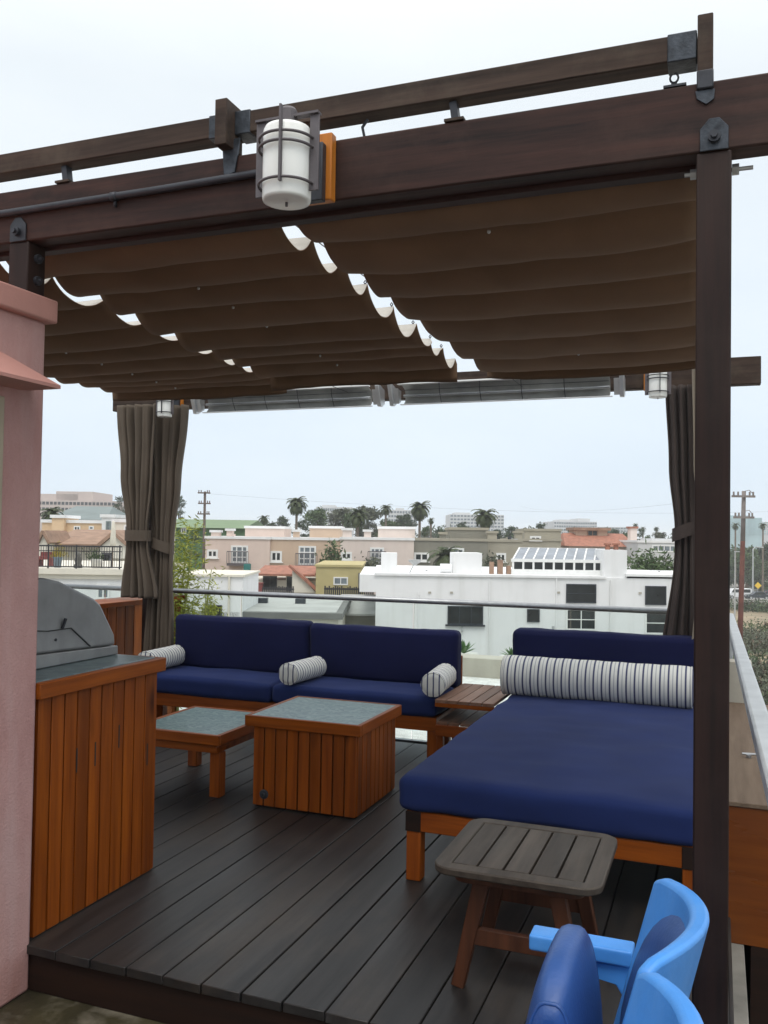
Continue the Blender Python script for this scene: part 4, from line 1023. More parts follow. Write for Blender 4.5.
for xx, y0_, y1_ in ((418, 592, 660), (489, 580, 655), (556, 578, 655), (610, 580, 655)):
    u0, u1, z0, z1 = rect(xx, xx+1, y0_, y1_, V); MB(GRID).tube([(u0, V-.06, z0), (u0, V-.06, z1)], .035, 6).build('downpipe', 'white', wb)
for xx, y0_, wd_ in ((425, 570, 3), (634, 572, 3), (658, 571, 2.5)):
    u0, u1, z0, z1 = rect(xx, xx+wd_, y0_, 578, V+4); MB(GRID).tube([((u0+u1)/2, V+4, z0-.3), ((u0+u1)/2, V+4, z1)], .06, 8).build('vent_pipe', 'steel', wb)
for xx in (461, 552): 
    u0, u1, z0, z1 = rect(xx, xx+2, 626, 632, V); MB(GRID).box((u0, V-.1, z0), (u1, V-.001, z1)).build('meter_box', 'lamp_grey', wb)
# skylight: glazed lean-to with its panes
sk = MB(GRID); vf, vb = V+.9, V+3.6
u0, u1, zl, zm = rect(513, 604.5, 560.5, 572, vf); zt = AT(560, 549, vb).z
n = 9
lean = gthing('skylight_house', 'white framed glass rooflight row with nine sloped panes on the white roof', 'rooflight', ((u0+u1)/2, vf, zl))
for i in range(n+1):
    uu = u0 + (u1-u0)*i/n; sk.box((uu-.05, vf-.05, zl), (uu+.05, vf+.05, zm)); sk.bar((uu, vf, zm), (uu+.75, vb, zt), .08, .12)
sk.box((u0-.1, vf-.07, zl-.3), (u1+.1, vf+.07, zl+.12)); sk.box((u0-.1, vf-.07, zm-.1), (u1+.1, vf+.07, zm+.06)); sk.bar((u0+.7, vb, zt), (u1+.85, vb, zt), .12, .12)
sk.build('frame', 'whiteframe', lean)
for i in range(n):
    ua = u0 + (u1-u0)*i/n+.05; ub = u0 + (u1-u0)*(i+1)/n-.05
    MB(GRID).box((ua, vf-.01, zl+.12), (ub, vf+.01, zm-.1)).build('window', 'pane', lean)
    mb = MB(GRID); mb.add([(ua, vf, zm+.05), (ub, vf, zm+.05), (ub+.75, vb, zt+.05), (ua+.75, vb, zt+.05), (ua, vf, zm+.01), (ub, vf, zm+.01), (ub+.75, vb, zt+.01), (ua+.75, vb, zt+.01)], [(0,1,2,3), (7,6,5,4), (0,4,5,1), (1,5,6,2), (2,6,7,3), (3,7,4,0)])
    mb.build('roof_pane', 'solar', lean)
mb = MB(GRID); mb.box((u1+.1, vf, zl-.3), (u1+1.1, vb, zm)); mb.build('end_wall', 'white', lean)
# hedge on the white roof
p = GRID(AT(652, 577, V+7)); h = shrub((p.x, p.y, p.z-.3), 2.2, 2.2, 'dense green hedge growing on the white roof near right curtain', 'leaf_mid', 1600, .2, name='hedge', cat='hedge', d=1.2)
p = GRID(AT(690, 577, V+7)); shrub((p.x, p.y, p.z-.3), 1.8, 2.0, 'olive green hedge on the white roof, mostly behind the curtain', 'leaf_grey', 900, .2, name='hedge', cat='hedge', d=1.2)

# B row of townhouses
def townhouse(x0, x1, yt, v, mat, label, pent, chims, wins, door, group='stucco townhouses in a row', d=11, capm='white', plant=None):
    c = AT((x0+x1)/2, yt, v); t = gthing('townhouse', label, 'townhouse', (c.x, v, GROUND), group)
    bblock(t, 'wall', mat, x0, x1, yt, v, d); coping(t, x0, x1, yt, v, d, capm)
    for (a, c2, y) in pent:
        bblock(t, 'penthouse', mat, a, c2, y, v+3, 6, yt); coping(t, a, c2, y, v+3, 6, capm)
    for q in chims: chimney(t, *q, v+.5, mat, capm)
    for q in wins: window(t, *q, v, 2, 1, 'whiteframe', 'pane', .17, sill=True)
    rs = random.Random(int(x0*7))
    for k in range(5):
        xx = x0 + 4 + (x1-x0-8)*rs.random(); hh = rs.uniform(2.5, 6); ww = rs.choice((1.2, 1.6, 4))
        u0, u1, z0, z1 = rect(xx, xx+ww, yt-hh, yt+1, v+6)
        MB(GRID).box((u0, v+6, z0-.4), (u1, v+6.5, z1)).build('roof_vent', rs.choice(('steel', 'lamp_grey', mat)), t)
    for (a, c2, y0, y1) in door:
        window(t, a, c2, y0, y1, v, 3, 3, 'whiteframe', 'panelight', .15, 'french_door')
        u0, u1, z0, z1 = rect(a-2, c2+2, y1-7, y1, v); bb = MB(GRID)
        bb.box((u0, v-1.1, z0-.2), (u1, v-.001, z0)); nb = 14
        for i in range(nb+1):
            uu = u0 + (u1-u0)*i/nb; bb.box((uu-.02, v-1.1, z0+.001), (uu+.02, v-1.06, z0+.95))
        bb.box((u0, v-1.12, z0+.95), (u1, v-1.04, z0+1.02)); bb.build('balcony', capm if False else 'bronze', t)
    return t
townhouse(205.5, 270, 539, 75, 'peach', 'pale peach townhouse with two chimneys, left end of row', [(245, 284, 528.5)], [(211, 219.5, 530, 540), (226.5, 232.5, 528.5, 540)], [(207, 218, 549.5, 558)], [(231, 248, 545.5, 563)])
townhouse(270, 340.5, 540, 75.4, 'tan', 'tan townhouse with wide white french door in the row middle', [(309.5, 341, 528.5)], [(293, 299, 529.5, 541)], [(270.5, 282, 551, 562)], [(298.5, 316, 546, 565)])
townhouse(340.5, 414, 540, 75, 'blush', 'blush townhouse between the tan and the dark olive ones', [(378, 415, 529)], [(342.5, 351.5, 528, 541), (364, 371, 529.5, 541)], [(341, 352, 552, 560)], [(370, 384, 547.5, 563)])
townhouse(414, 488, 541, 76, 'olive', 'dark olive townhouse behind the white building roof boxes', [(450, 488, 530)], [(440, 446, 532, 542)], [(414, 429, 552.5, 561.5)], [(447, 464, 548, 565)], capm='khaki')
townhouse(488, 522, 542, 77, 'khaki', 'khaki townhouse left of the sloped skylight', [], [(488, 497, 531, 543)], [(496, 506, 553, 562)], [], capm='khaki')
townhouse(516, 561, 541, 84, 'khaki', 'khaki townhouse with flat penthouse behind the sloped skylight', [(525, 561, 531)], [(515, 522, 531, 542)], [(530, 541, 536, 540.5)], [], capm='khaki')
for i, (xx, yy, v, lab) in enumerate(((332, 563, 73.0, 'leafy balcony shrub in front of the tan townhouse'), (371, 568, 73.0, 'grey green balcony shrub by the blush french door'), (493, 566, 74, 'shrub on the khaki townhouse balcony'))):
    p = GRID(AT(xx, yy, v)); shrub((p.x, p.y, p.z-.4), 1.3, 2.6 if i == 0 else 1.6, lab, 'leaf_mid' if i == 0 else 'leaf_grey', 260, .28, 'balcony shrubs')
p = AT(445, 570, 60); palm_tree(GRID((p.x, 60, GROUND)), AT(445, 552, 60).z-GROUND-.3, 1.5, 'bushy palm between dark olive house and white roof boxes', 'palms rising over the rooftops', 26)
p = AT(401, 570, 62)
palm_tree(GRID((AT(470, 560, 63).x, 63, GROUND)), AT(470, 560, 63).z-GROUND, 1.3, 'low bushy palm just right of the tallest white roof box', 'palms rising over the rooftops', 24)

# C low buildings in front of the row
t = gthing('low_white_building', 'low white building with one barred window behind the bamboo', 'building', (AT(215, 600, 40).x, 40, GROUND))
bblock(t, 'wall', 'white', 176, 243, 576.5, 40, 5); coping(t, 176, 243, 576.5, 40, 5, 'offwhite', .1); window(t, 207, 222, 605, 616, 40, 3, 1, 'blackiron', 'pane', .04); window(t, 240-14, 240-4, 640, 650, 40, 2, 1, 'blackiron', 'pane', .04)
u0, u1, z0, z1 = rect(229, 231, 577, 640, 40); MB(GRID).tube([(u0, 39.93, z0), (u0, 39.93, z1)], .05, 8).build('downpipe', 'offwhite', t)
t = gthing('tile_roof_house', 'small patio house with red tiled lean-to roof', 'house', (AT(285, 590, 60).x, 60, GROUND))
bblock(t, 'wall', 'offwhite', 243, 316, 580, 60, 5)
u0, u1, z0, z1 = rect(257, 316, 567.5, 573.5, 60)
mb = MB(GRID); mb.prism([(59.0, z0), (59.0, z0-.12), (64, z1-.12), (64, z1)], 0, u0, u1); mb.build('roof', 'terracotta', t)
mb = MB(GRID); a = rect(293, 316, 570, 592, 59); mb.prism([(a[0], a[2]), (a[0], a[3]+.2), (a[1], a[3]-1.4), (a[1], a[2])], 1, 58.4, 58.9); mb.build('gable_wall', 'offwhite', t)
mb = MB(GRID); mb.bar((a[0]-.2, 58.6, a[3]+.3), (a[1]+.2, 58.6, a[3]-1.35), .9, .16); mb.build('gable_roof', 'terracotta', t)
window(t, 263, 277, 576, 588, 60, 2, 1, 'blackiron', 'pane', .06); window(t, 286, 293, 576, 592, 60, 1, 1, 'offwhite', 'pane', .05, 'door')
u0, u1, z0, z1 = rect(243.5, 250, 564, 582, 58); MB(GRID).box((u0, 58, z0), (u1, 58.4, z1)).build('folded_awning', 'teal_box', t)
t = gthing('olive_house', 'olive yellow house with one window behind a dark fence', 'house', (AT(340, 590, 58).x, 58, GROUND))
bblock(t, 'wall', 'mustard', 316, 362, 567, 58, 9); coping(t, 316, 362, 567, 58, 9, 'mustard', .15); window(t, 333.5, 348, 577, 585, 58, 2, 1, 'whiteframe', 'panelight', .08)
u0, u1, z0, z1 = rect(359, 361.5, 573, 600, 57.8); MB(GRID).tube([(u0, 57.9, z0), (u0, 57.9, z1)], .06, 8).build('downpipe', 'graveldark', t)
def slat_fence(x0, x1, y0, y1, v, label, mat='blackiron', n=24):
    u0, u1, z0, z1 = rect(x0, x1, y0, y1, v); t = gthing('picket_fence', label, 'fence', ((u0+u1)/2, v, z0)); mb = MB(GRID)
    for i in range(n):
        uu = u0 + (u1-u0)*(i+.5)/n; mb.box((uu-.36*(u1-u0)/n, v-.02, z0), (uu+.36*(u1-u0)/n, v+.02, z1-random.uniform(0, .12)))
    mb.build('pickets', mat, t); MB(GRID).box((u0, v+.022, z1-.25), (u1, v+.07, z1-.15)).build('rail', mat, t); return t
slat_fence(324, 374, 586, 597, 55, 'dark picket fence in front of the olive yellow house')
slat_fence(262, 294, 586, 595, 57, 'dark picket fence below the red tiled patio roof', 'blackiron', 18)
for xx, lab in ((247, 'rust orange planter crate left of the patio house door'), (256, 'small rust orange crate under the folded teal awning')):
    u0, u1, z0, z1 = rect(xx, xx+6, 584, 594, 57.5); mb = MB(GRID); mb.box((u0, 57.5, z0), (u1, 58, z1)); mb.box((u0-.03, 57.46, z1), (u1+.03, 58.04, z1+.08)); o = mb.build('planter_crate', 'redbox'); tag(o, lab, 'crate', 'rust orange crates by the patio house')
t = gthing('flat_roof_building', 'low grey flat roofed building with dark roof edge below the rail', 'building', (AT(300, 600, 46).x, 46, GROUND))
u0, u1, z0, z1 = rect(196, 338, 612, 620, 40); zr = z1
MB(GRID).box((u0, 40.2, GROUND), (u1, 52, zr-.3)).build('wall', 'offwhite', t); MB(GRID).box((u0-.2, 40, zr-.3), (u1+.2, 52.2, zr-.02)).build('roof_edge', 'graveldark', t); MB(GRID).box((u0+.1, 40.3, zr-.1), (u1-.1, 52, zr)).build('roof', 'greyroof', t)
for xx in (262, 300): a = AT(xx, 606, 45); MB(GRID).box((a.x-.25, 45, zr), (a.x+.25, 45.5, zr+.25)).build('roof_vent', 'steel', t)
t = gthing('shed_roof_building', 'small grey ribbed shed roof beside the white building corner', 'building', (AT(360, 605, 50).x, 50, GROUND))
u0, u1, z0, z1 = rect(342, 377, 600, 612, 50); MB(GRID).box((u0, 48, GROUND), (u1, 53, z0)).build('wall', 'olive', t)
mb = MB(GRID); mb.prism([(47.7, z0), (47.7, z0+.1), (53.2, z1+.1), (53.2, z1)], 0, u0-.2, u1+.2); mb.build('roof', 'greyroof', t)

# D left group: terrace building, houses, hospital
V2 = 32
tbld = gthing('terrace_building', 'white building with railed roof terrace left of the curtain', 'building', (AT(80, 590, V2).x, V2, GROUND))
bblock(tbld, 'wall', 'white', -60, 131, 572, V2, 9); u0, u1, z0, z1 = rect(-60, 132, 568, 573.5, V2); MB(GRID).box((u0, V2-.22, z0), (u1, V2+9, z1)).build('cornice', 'offwhite', tbld)
u0, u1, za, zb_ = rect(-60, 133, 573.6, 578, V2); MB(GRID).box((u0, V2-.1, za), (u1, V2-.002, zb_)).build('moulding', 'offwhite', tbld)
window(tbld, 97, 110, 583.5, 599, V2, 2, 1, 'whiteframe', 'panelight', .07)
zf = z1; rl = gthing('iron_railing', 'black iron railing along the white roof terrace', 'railing', ((u0+u1)/2, V2, zf))
ua, ub, zz0, zz1 = rect(-30, 122, 545.5, 568, V2-.1); k = 60; mb = MB(GRID)
for i in range(k+1):
    uu = ua + (ub-ua)*i/k; mb.box((uu-.008, V2-.108, zf+.06), (uu+.008, V2-.092, zz1-.02))
mb.build('balusters', 'blackiron', rl)
mb = MB(GRID); mb.box((ua, V2-.13, zz1-.03), (ub, V2-.07, zz1+.02)); mb.box((ua, V2-.12, zz1-.20), (ub, V2-.08, zz1-.17)); mb.box((ua, V2-.12, zf+.05), (ub, V2-.08, zf+.09)); mb.build('rails', 'blackiron', rl)
for q in (.0, .2, .4, .515, .70, .985):
    uu = ua + (ub-ua)*q; MB(GRID).box((uu-.022, V2-.125, zf), (uu+.022, V2-.075, zz1+.05)).build('baluster_post', 'blackiron', rl)
def potted(xc, wpx, ypot, ytop, v, label, potm, leafm, kind):
    c = AT(xc, 568, v); pr = wpx/FOC*v/2; z = zf; zt = AT(xc, ypot, v).z; zp = AT(xc, ytop, v).z
    t = gthing('potted_plant', label, 'potted plant', (c.x, v, z), 'pots on the white roof terrace')
    mb = MB(GRID); mb.lathe([(pr*.7, z), (pr, zt-.04), (pr*1.08, zt), (pr*.9, zt), (pr*.85, zt-.05)], (c.x, v, 0), 16); mb.build('pot', potm, t, smooth=True)
    lf = MB()
    for _ in range(260):
        o = Vector((random.gauss(0, pr*.9), random.gauss(0, pr*.8), abs(random.gauss(0, .5))*(zp-zt)*1.1)); leaf_quad(lf, GRID((c.x, v, zt)) + o, .06, .45, Vector((o.x, o.y, .4+abs(o.z))))
    lf.build('foliage', leafm, t, fix=False)
potted(57.5, 9, 557, 548.5, V2+.7, 'yellow leaved shrub in a blue grey pot on the white terrace', 'pot_blue', 'leaf_yellow', 0)
potted(96.5, 12, 559, 551, V2+.7, 'green leafy plant in a wide white pot on the terrace', 'pot_white', 'leaf_mid', 0)
c = AT(78, 568, V2+.6); o = MB(GRID).lathe([(.15, zf), (.16, zf+.1), (.11, zf+.16), (.14, zf+.30), (.09, zf+.40), (.10, zf+.50), (.04, zf+.58), (.01, zf+.6)], (c.x, V2+.6, 0), 14).build('garden_urn', 'stone', smooth=True); tag(o, 'grey stone urn between the two terrace pots', 'urn')
u0, u1, z0, z1 = rect(36, 51, 552, 561, V2+1); t = gthing('terrace_sofa', 'maroon bench with back at the left of the terrace railing', 'bench', ((u0+u1)/2, V2+1, zf))
MB(GRID).box((u0, V2+1, zf+.28), (u1, V2+1.5, zf+.40)).build('seat', 'redbox', t); MB(GRID).box((u0, V2+1.42, zf+.40), (u1, V2+1.5, z1)).build('backrest', 'redbox', t)
for uu in (u0+.05, u1-.05): MB(GRID).box((uu-.04, V2+1.02, zf), (uu+.04, V2+1.48, zf+.279)).build('leg', 'redbox', t)
c = AT(106, 566, V2+.8); t = gthing('kettle_barbecue', 'dark barbecue cart by the right end of terrace railing', 'barbecue', (c.x, V2+.8, zf))
MB(GRID).box((c.x-.15, V2+.7, zf+.28), (c.x+.15, V2+1.0, zf+.50)).build('box', 'blackiron', t); MB(GRID).prism([(V2+.7, zf+.502), (V2+.75, zf+.58), (V2+.95, zf+.58), (V2+1, zf+.502)], 0, c.x-.15, c.x+.15).build('lid', 'blackiron', t)
for sx in (-.13, .13):
    for sy in (.73, .97): MB(GRID).box((c.x+sx-.015, V2+sy-.015, zf), (c.x+sx+.015, V2+sy+.015, zf+.279)).build('leg', 'blackiron', t)
c = AT(112.5, 566, V2+1.3); t = gthing('closed_parasol', 'closed cream parasol standing on the white terrace', 'parasol', (c.x, V2+1.3, zf)); zt = AT(112.5, 521, V2+1.3).z
MB(GRID).tube([(c.x, V2+1.3, zf), (c.x, V2+1.3, zt)], .02, 8).build('pole', 'trunk', t); mb = MB(GRID); mb.lathe([(.02, zt), (.05, zt-.05), (.09, zt-.4), (.12, zt-.85), (.10, zt-.95), (.03, zt-.96)][::-1], (c.x, V2+1.3, 0), 12); mb.build('canopy', 'canvas_cream', t, smooth=True)
t = gthing('brown_roof_house', 'house with brown shingle roof and small gables beyond the terrace', 'house', (AT(85, 540, 48).x, 48, GROUND))
bblock(t, 'wall', 'offwhite', 30, 132, 543, 49, 10)
u0, u1, z0, z1 = rect(40, 119, 531, 544, 48)
mb = MB(GRID); mb.prism([(48, z0), (48, z0-.15), (53.5, z1-.05), (59, z0-.15), (59, z0), (53.5, z1+.1)], 0, u0, u1); mb.build('roof', 'browntile', t)
for x0, x1, yt, yb in ((38, 51, 531, 543), (98, 131, 532.5, 547)):
    a = rect(x0, x1, yt, yb, 47); um = (a[0]+a[1])/2
    g = MB(GRID).prism([(a[0]+.15, a[2]-.6), (a[0]+.15, a[2]), (um, a[3]-.15), (a[1]-.15, a[2]), (a[1]-.15, a[2]-.6)], 1, 46.9, 50).build('gable', 'offwhite', t)
    mb = MB(GRID)
    for s_, e_ in (((a[0], a[2]), (um, a[3])), ((um, a[3]), (a[1], a[2]))): mb.bar((s_[0], 48.4, s_[1]), (e_[0], 48.4, e_[1]), 3.4, .16)
    mb.build('gable_roof', 'browntile', g)
t = gthing('peach_building', 'apricot building with white copings and a window pair, far left', 'building', (AT(80, 525, 62).x, 62, GROUND))
bblock(t, 'wall', 'peachyellow', 42, 104, 523, 62, 9); coping(t, 42, 104, 523, 62, 9); bblock(t, 'stair_tower', 'peachyellow', 52, 64, 518, 61.5, 3); coping(t, 51.5, 64.5, 518, 61.5, 3); bblock(t, 'stair_tower', 'white', 102, 114, 517.5, 61.4, 4); coping(t, 101.5, 114.5, 517.5, 61.4, 4)
window(t, 74, 80.5, 526, 532, 62, 2, 1, 'whiteframe', 'pane', .08); window(t, 89, 94, 526, 530, 62, 1, 1, 'whiteframe', 'panelight', .08)
window(t, 106, 111, 521, 533, 61.4, 1, 2, 'tealroof', 'panelight', .1)
t = gthing('blue_window_house', 'small pale house with blue window behind the left curtain edge', 'house', (AT(124, 530, 57).x, 57, GROUND))
bblock(t, 'wall', 'offwhite', 113, 150, 522.5, 57, 7); coping(t, 113, 150, 522.5, 57, 7); window(t, 124, 131, 525, 535, 57, 2, 1, 'whiteframe', 'panelight', .1)
t = gthing('teal_roof_house', 'wide house with grey teal hipped roof below the pinkish block', 'house', (AT(75, 515, 85).x, 85, GROUND))
bblock(t, 'wall', 'white', 44, 104, 518.5, 86, 9); u0, u1, z0, z1 = rect(42, 106, 509.5, 519.5, 85)
mb = MB(GRID); mb.add([(u0, 85, z0), (u1, 85, z0), (u1, 97, z0), (u0, 97, z0), (u0+1.2, 91, z1+.5), (u1-1.2, 91, z1+.5)], [(0, 1, 5, 4), (1, 2, 5), (2, 3, 4, 5), (3, 0, 4), (0, 3, 2, 1)]); mb.build('roof', 'tealroof', t)
for q in (50, 62, 74, 86): window(t, q, q+7, 520, 523.5, 86, 2, 1, 'whiteframe', 'panelight', .1)
def far_block(name, label, x0, x1, yt, v, d, mat, rows, cols, pane='panelight', steps=(), yb=535, cat='building', group=None):
    t = gthing(name, label, cat, (AT((x0+x1)/2, yt, v).x, v, GROUND), group)
    bblock(t, 'wall', mat, x0, x1, yt, v, d)
    for (a, c2, y) in steps: bblock(t, 'roof_block', mat, a, c2, y, v+2, d*.6, yt)
    u0, u1, z0, z1 = rect(x0, x1, yt, yb, v)
    for r_ in range(rows):
        mb = MB(GRID); zc = z1 - (z1-z0)*(r_+.5)/rows; hh = (z1-z0)/rows*.25
        for k in range(cols):
            uc = u0 + (u1-u0)*(k+.5)/cols; w_ = (u1-u0)/cols*.36
            mb.box((uc-w_, v-.15, zc-hh), (uc+w_, v+.1, zc+hh))
        mb.build('window_row', pane, t)
    return t
far_block('hospital_block', 'long pinkish office block with window rows on the far left', 30, 115, 500.5, 330, 40, 'hazypink', 4, 22, 'pane', ((40, 78, 494), (56, 93, 491.5)), 524)
u0, u1, z0, z1 = rect(82, 95, 495, 498, 328); 
far_block('apartment_tower', 'pale slab building rising behind the tree mass and left palm', 316, 352, 507, 420, 30, 'hazywhite', 5, 16, 'panelight', ((322, 335, 505),))
far_block('apartment_tower', 'pale balcony tower right behind the tall centre palm', 388, 416, 510, 380, 30, 'hazywhite', 6, 10, 'panelight', ((396, 404, 508),))
far_block('apartment_tower', 'broad pale tower left of the round headed palm', 450, 504, 514.5, 420, 30, 'hazywhite', 6, 16, 'panelight', ((455, 470, 512.5),))
far_block('apartment_tower', 'low pale white tower with roof huts, left of the terracotta roof', 554, 597, 521.5, 420, 30, 'hazywhite', 4, 18, 'panelight', ((560, 572, 519.5), (578, 590, 518.5)))
far_block('apartment_tower', 'white slab further right behind the two slim palms', 597, 632, 527, 380, 30, 'hazywhite', 3, 12, 'panelight')
far_block('office_tower', 'tall teal glass office building right of the post', 724, 762, 517.5, 330, 40, 'glasstower', 8, 8, 'glasstower', ((730, 750, 515.5),))
far_block('office_tower', 'pale teal office wing at the right picture edge', 757, 800, 522, 350, 40, 'hazywhite', 6, 9, 'glasstower')

t = gthing('green_building', 'big green clad building behind the bamboo and utility pole', 'building', (AT(212, 540, 95).x, 95, GROUND))
bblock(t, 'wall', 'greenpaint', 160, 246, 528, 95, 18); u0, u1, z0, z1 = rect(158, 248, 522, 528, 97); mb = MB(GRID); mb.prism([(94.5, z0), (105, z1+.4), (114, z0)], 0, u0, u1); mb.build('roof', 'greenlight', t)
window(t, 181, 186.5, 527.5, 534, 95, 2, 1, 'whiteframe', 'panelight', .12); u0, u1, z0, z1 = rect(160, 204, 536.5, 538, 95); MB(GRID).box((u0, 94.8, z0), (u1, 94.99, z1)).build('ledge', 'greenlight', t)

# terracotta group
t = gthing('terracotta_house', 'pink house with long terracotta tile roof and chimney', 'house', (AT(600, 545, 90).x, 90, GROUND))
bblock(t, 'wall', 'blush', 569, 637, 546.5, 91, 9); u0, u1, z0, z1 = rect(565, 639, 536, 546.5, 90)
mb = MB(GRID); mb.add([(u0, 90, z0), (u1, 90, z0), (u1, 101, z0), (u0, 101, z0), (u0+.9, 95.5, z1+.3), (u1-.2, 95.5, z1+.3)], [(0, 1, 5, 4), (1, 2, 5), (2, 3, 4, 5), (3, 0, 4), (0, 3, 2, 1)]); mb.build('roof', 'terracotta', t)
u0, u1, z0, z1 = rect(579, 611, 527.5, 537, 93); MB(GRID).box((u0, 94.5, z0-.6), (u1, 98, z1-.3)).build('upper_storey', 'tan', t); MB(GRID).box((u0-.3, 94.1, z1-.3), (u1+.3, 98.3, z1)).build('upper_roof', 'browntile', t)
window(t, 587, 598, 530, 536.5, 94.5, 2, 1, 'browntile', 'pane', .12); chimney(t, 630.5, 637, 526.5, 545, 91.5, 'blush', 'terracotta', 1.1)
for q in (574, 588, 603): window(t, q, q+6, 549, 555, 91, 2, 1, 'whiteframe', 'pane', .1)
t = gthing('pale_blue_house', 'pale blue house with a band of white windows by the hedge', 'house', (AT(655, 547, 86).x, 86, GROUND))
bblock(t, 'wall', 'hazywhite', 638, 700, 543, 86, 9); coping(t, 638, 700, 543, 86, 9); window(t, 652, 676, 545, 552, 86, 4, 1, 'whiteframe', 'panelight', .12)
bblock(t, 'roof_room', 'hazywhite', 652, 672, 538.5, 88, 4, 543)

# ------------------------------------------------------------------ palms and trees behind
PG = 'palms rising over the rooftops'
def palm_px(x, ytop, v, rpx, label, fr=34, **kw):
    c = AT(x, ytop, v); r = rpx/FOC*v; r *= 1.12; zc = AT(x, ytop, v).z - r*.75
    return palm_tree(GRID((c.x, v, GROUND)), zc-GROUND, r, label, PG, fr, **kw)
palm_px(297, 493.5, 105, 12, 'tall thick headed palm over the tan townhouse', 40)
palm_px(420, 497.5, 105, 12.5, 'tall round palm over the dark olive townhouse chimney', 40)
palm_px(358, 505, 95, 12, 'shaggy palm rising behind the blush townhouse chimneys', 34)
palm_px(386, 502, 130, 7.5, 'slim palm in front of the pale balcony tower', 26)
palm_px(485, 504, 95, 14, 'wide round headed palm in front of the broad pale tower', 40)
palm_px(264, 513, 120, 7, 'small palm left of the tree mass over the peach townhouse', 24)
palm_px(431, 516.5, 130, 4.5, 'tiny dark palm just right of the tall round palm', 20)
for x, y, lab in ((635.5, 522, 'leftmost of three slim palms beyond the terracotta roof'), (643, 525.5, 'middle one of three slim palms beyond the terracotta roof'), (656.5, 525.5, 'rightmost of three slim palms beyond the terracotta roof')):
    palm_px(x, y, 190, 3.6, lab, 18, skirt=False)
palm_px(735.5, 521, 170, 5, 'slim palm half hidden by the tall near post', 18, skirt=False)
palm_px(763, 521, 170, 5, 'slim palm in front of the office wing at the right edge', 18, skirt=False)
palm_px(52, 503, 70, 13, 'low wide palm in front of the pinkish office block', 36)
TG = 'trees beyond the rooftops'
def tree_px(x, ytop, v, rpx, label, mat='leaf_dark', leaves=1500, **kw):
    c = AT(x, ytop, v); return round_tree(GRID((c.x, v, GROUND)), c.z-GROUND, rpx/FOC*v, label, mat, TG, leaves=leaves, **kw)
tree_px(318, 509, 135, 17, 'dark rounded tree between tall left palm and the slab tower', 'leaf_mid')
tree_px(338, 508, 140, 16, 'grey green tree under the pale slab tower', 'leaf_grey')
tree_px(370, 506, 140, 19, 'largest dome shaped tree behind the blush townhouse', 'leaf_grey', 2000)
tree_px(352, 513, 138, 16, 'mid green tree between the two largest grey green crowns', 'leaf_mid', 1800)
tree_px(306, 518, 130, 12, 'low dark tree under the tall left palm', 'leaf_dark')
tree_px(388, 519, 135, 14, 'low green tree behind the blush penthouse', 'leaf_mid')
tree_px(400, 514, 150, 13, 'dark tree below the pale balcony tower', 'leaf_dark')
tree_px(232, 520, 115, 10, 'dark rounded tree behind the green building roof', 'leaf_dark')
tree_px(284, 516, 150, 10, 'small dark tree right of the small palm', 'leaf_dark')
tree_px(120.5, 496.5, 150, 9, 'tall open crowned pine beside the left curtain', 'leaf_dark', 700, trunk_frac=.72)
tree_px(180, 495, 125, 8, 'tall pine crown peeking out right of the left curtain', 'leaf_dark', 700, trunk_frac=.72)
tree_px(462, 521, 160, 11, 'low dark tree left of the wide round headed palm', 'leaf_dark')
tree_px(510, 526, 160, 13, 'dark tree right of the wide round headed palm', 'leaf_dark')
tree_px(540, 522, 150, 9, 'dark tree crown above the khaki penthouse', 'leaf_dark')
tree_px(572, 527, 170, 9, 'dark tree just left of the terracotta roof', 'leaf_dark')
tree_px(615, 529, 150, 11, 'dark tree behind the terracotta house upper storey', 'leaf_dark')
tree_px(648, 535, 140, 9, 'low tree behind the pale blue house roof room', 'leaf_mid')
tree_px(625, 532, 130, 9, 'mid green tree right behind the terracotta chimney', 'leaf_mid')
for xx, yy, vv, rr_, mt_, lab in ((250, 524, 110, 9, 'leaf_dark', 'low dark tree left of the small palm behind the peach penthouse'), (272, 522, 140, 11, 'leaf_dark', 'dark tree right of the small palm over the peach penthouse'), (440, 528, 130, 12, 'leaf_dark', 'dark tree right of the tiny dark palm'),
        (475, 527, 140, 12, 'leaf_mid', 'green tree at the foot of the wide round headed palm'), (498, 529, 125, 10, 'leaf_dark', 'dark tree over the khaki townhouse chimney'), (525, 528, 135, 11, 'leaf_mid', 'green tree between the khaki roofs'), (555, 529, 140, 10, 'leaf_dark', 'dark tree under the low pale white tower'),
        (585, 530, 130, 10, 'leaf_dark', 'dark tree directly behind the terracotta ridge'), (640, 528, 160, 8, 'leaf_dark', 'dark tree at the feet of the slim palms'), (660, 532, 150, 10, 'leaf_grey', 'grey green tree next to the right curtain'), (410, 520, 140, 9, 'leaf_dark', 'dark tree beneath the tall round palm'), (425, 526, 135, 9, 'leaf_mid', 'green tree between the two palms over the olive townhouse'),
        (195, 532, 88, 9, 'leaf_mid', 'green tree in front of the green building left of its pole'), (225, 536, 88, 7, 'leaf_dark', 'small dark tree in front of the green building right of its pole'), (60, 512, 90, 9, 'leaf_mid', 'green tree beside the low wide palm'), (98, 512, 110, 8, 'leaf_dark', 'small dark tree at the end of the pinkish office block')):
    tree_px(xx, yy, vv, rr_, lab, mt_, 1200)
far0 = tree_px(440, 527, 300, 22, 'distant hazy tree line clump behind the olive townhouse', 'leaf_dark', 1200, trunk_frac=.25)
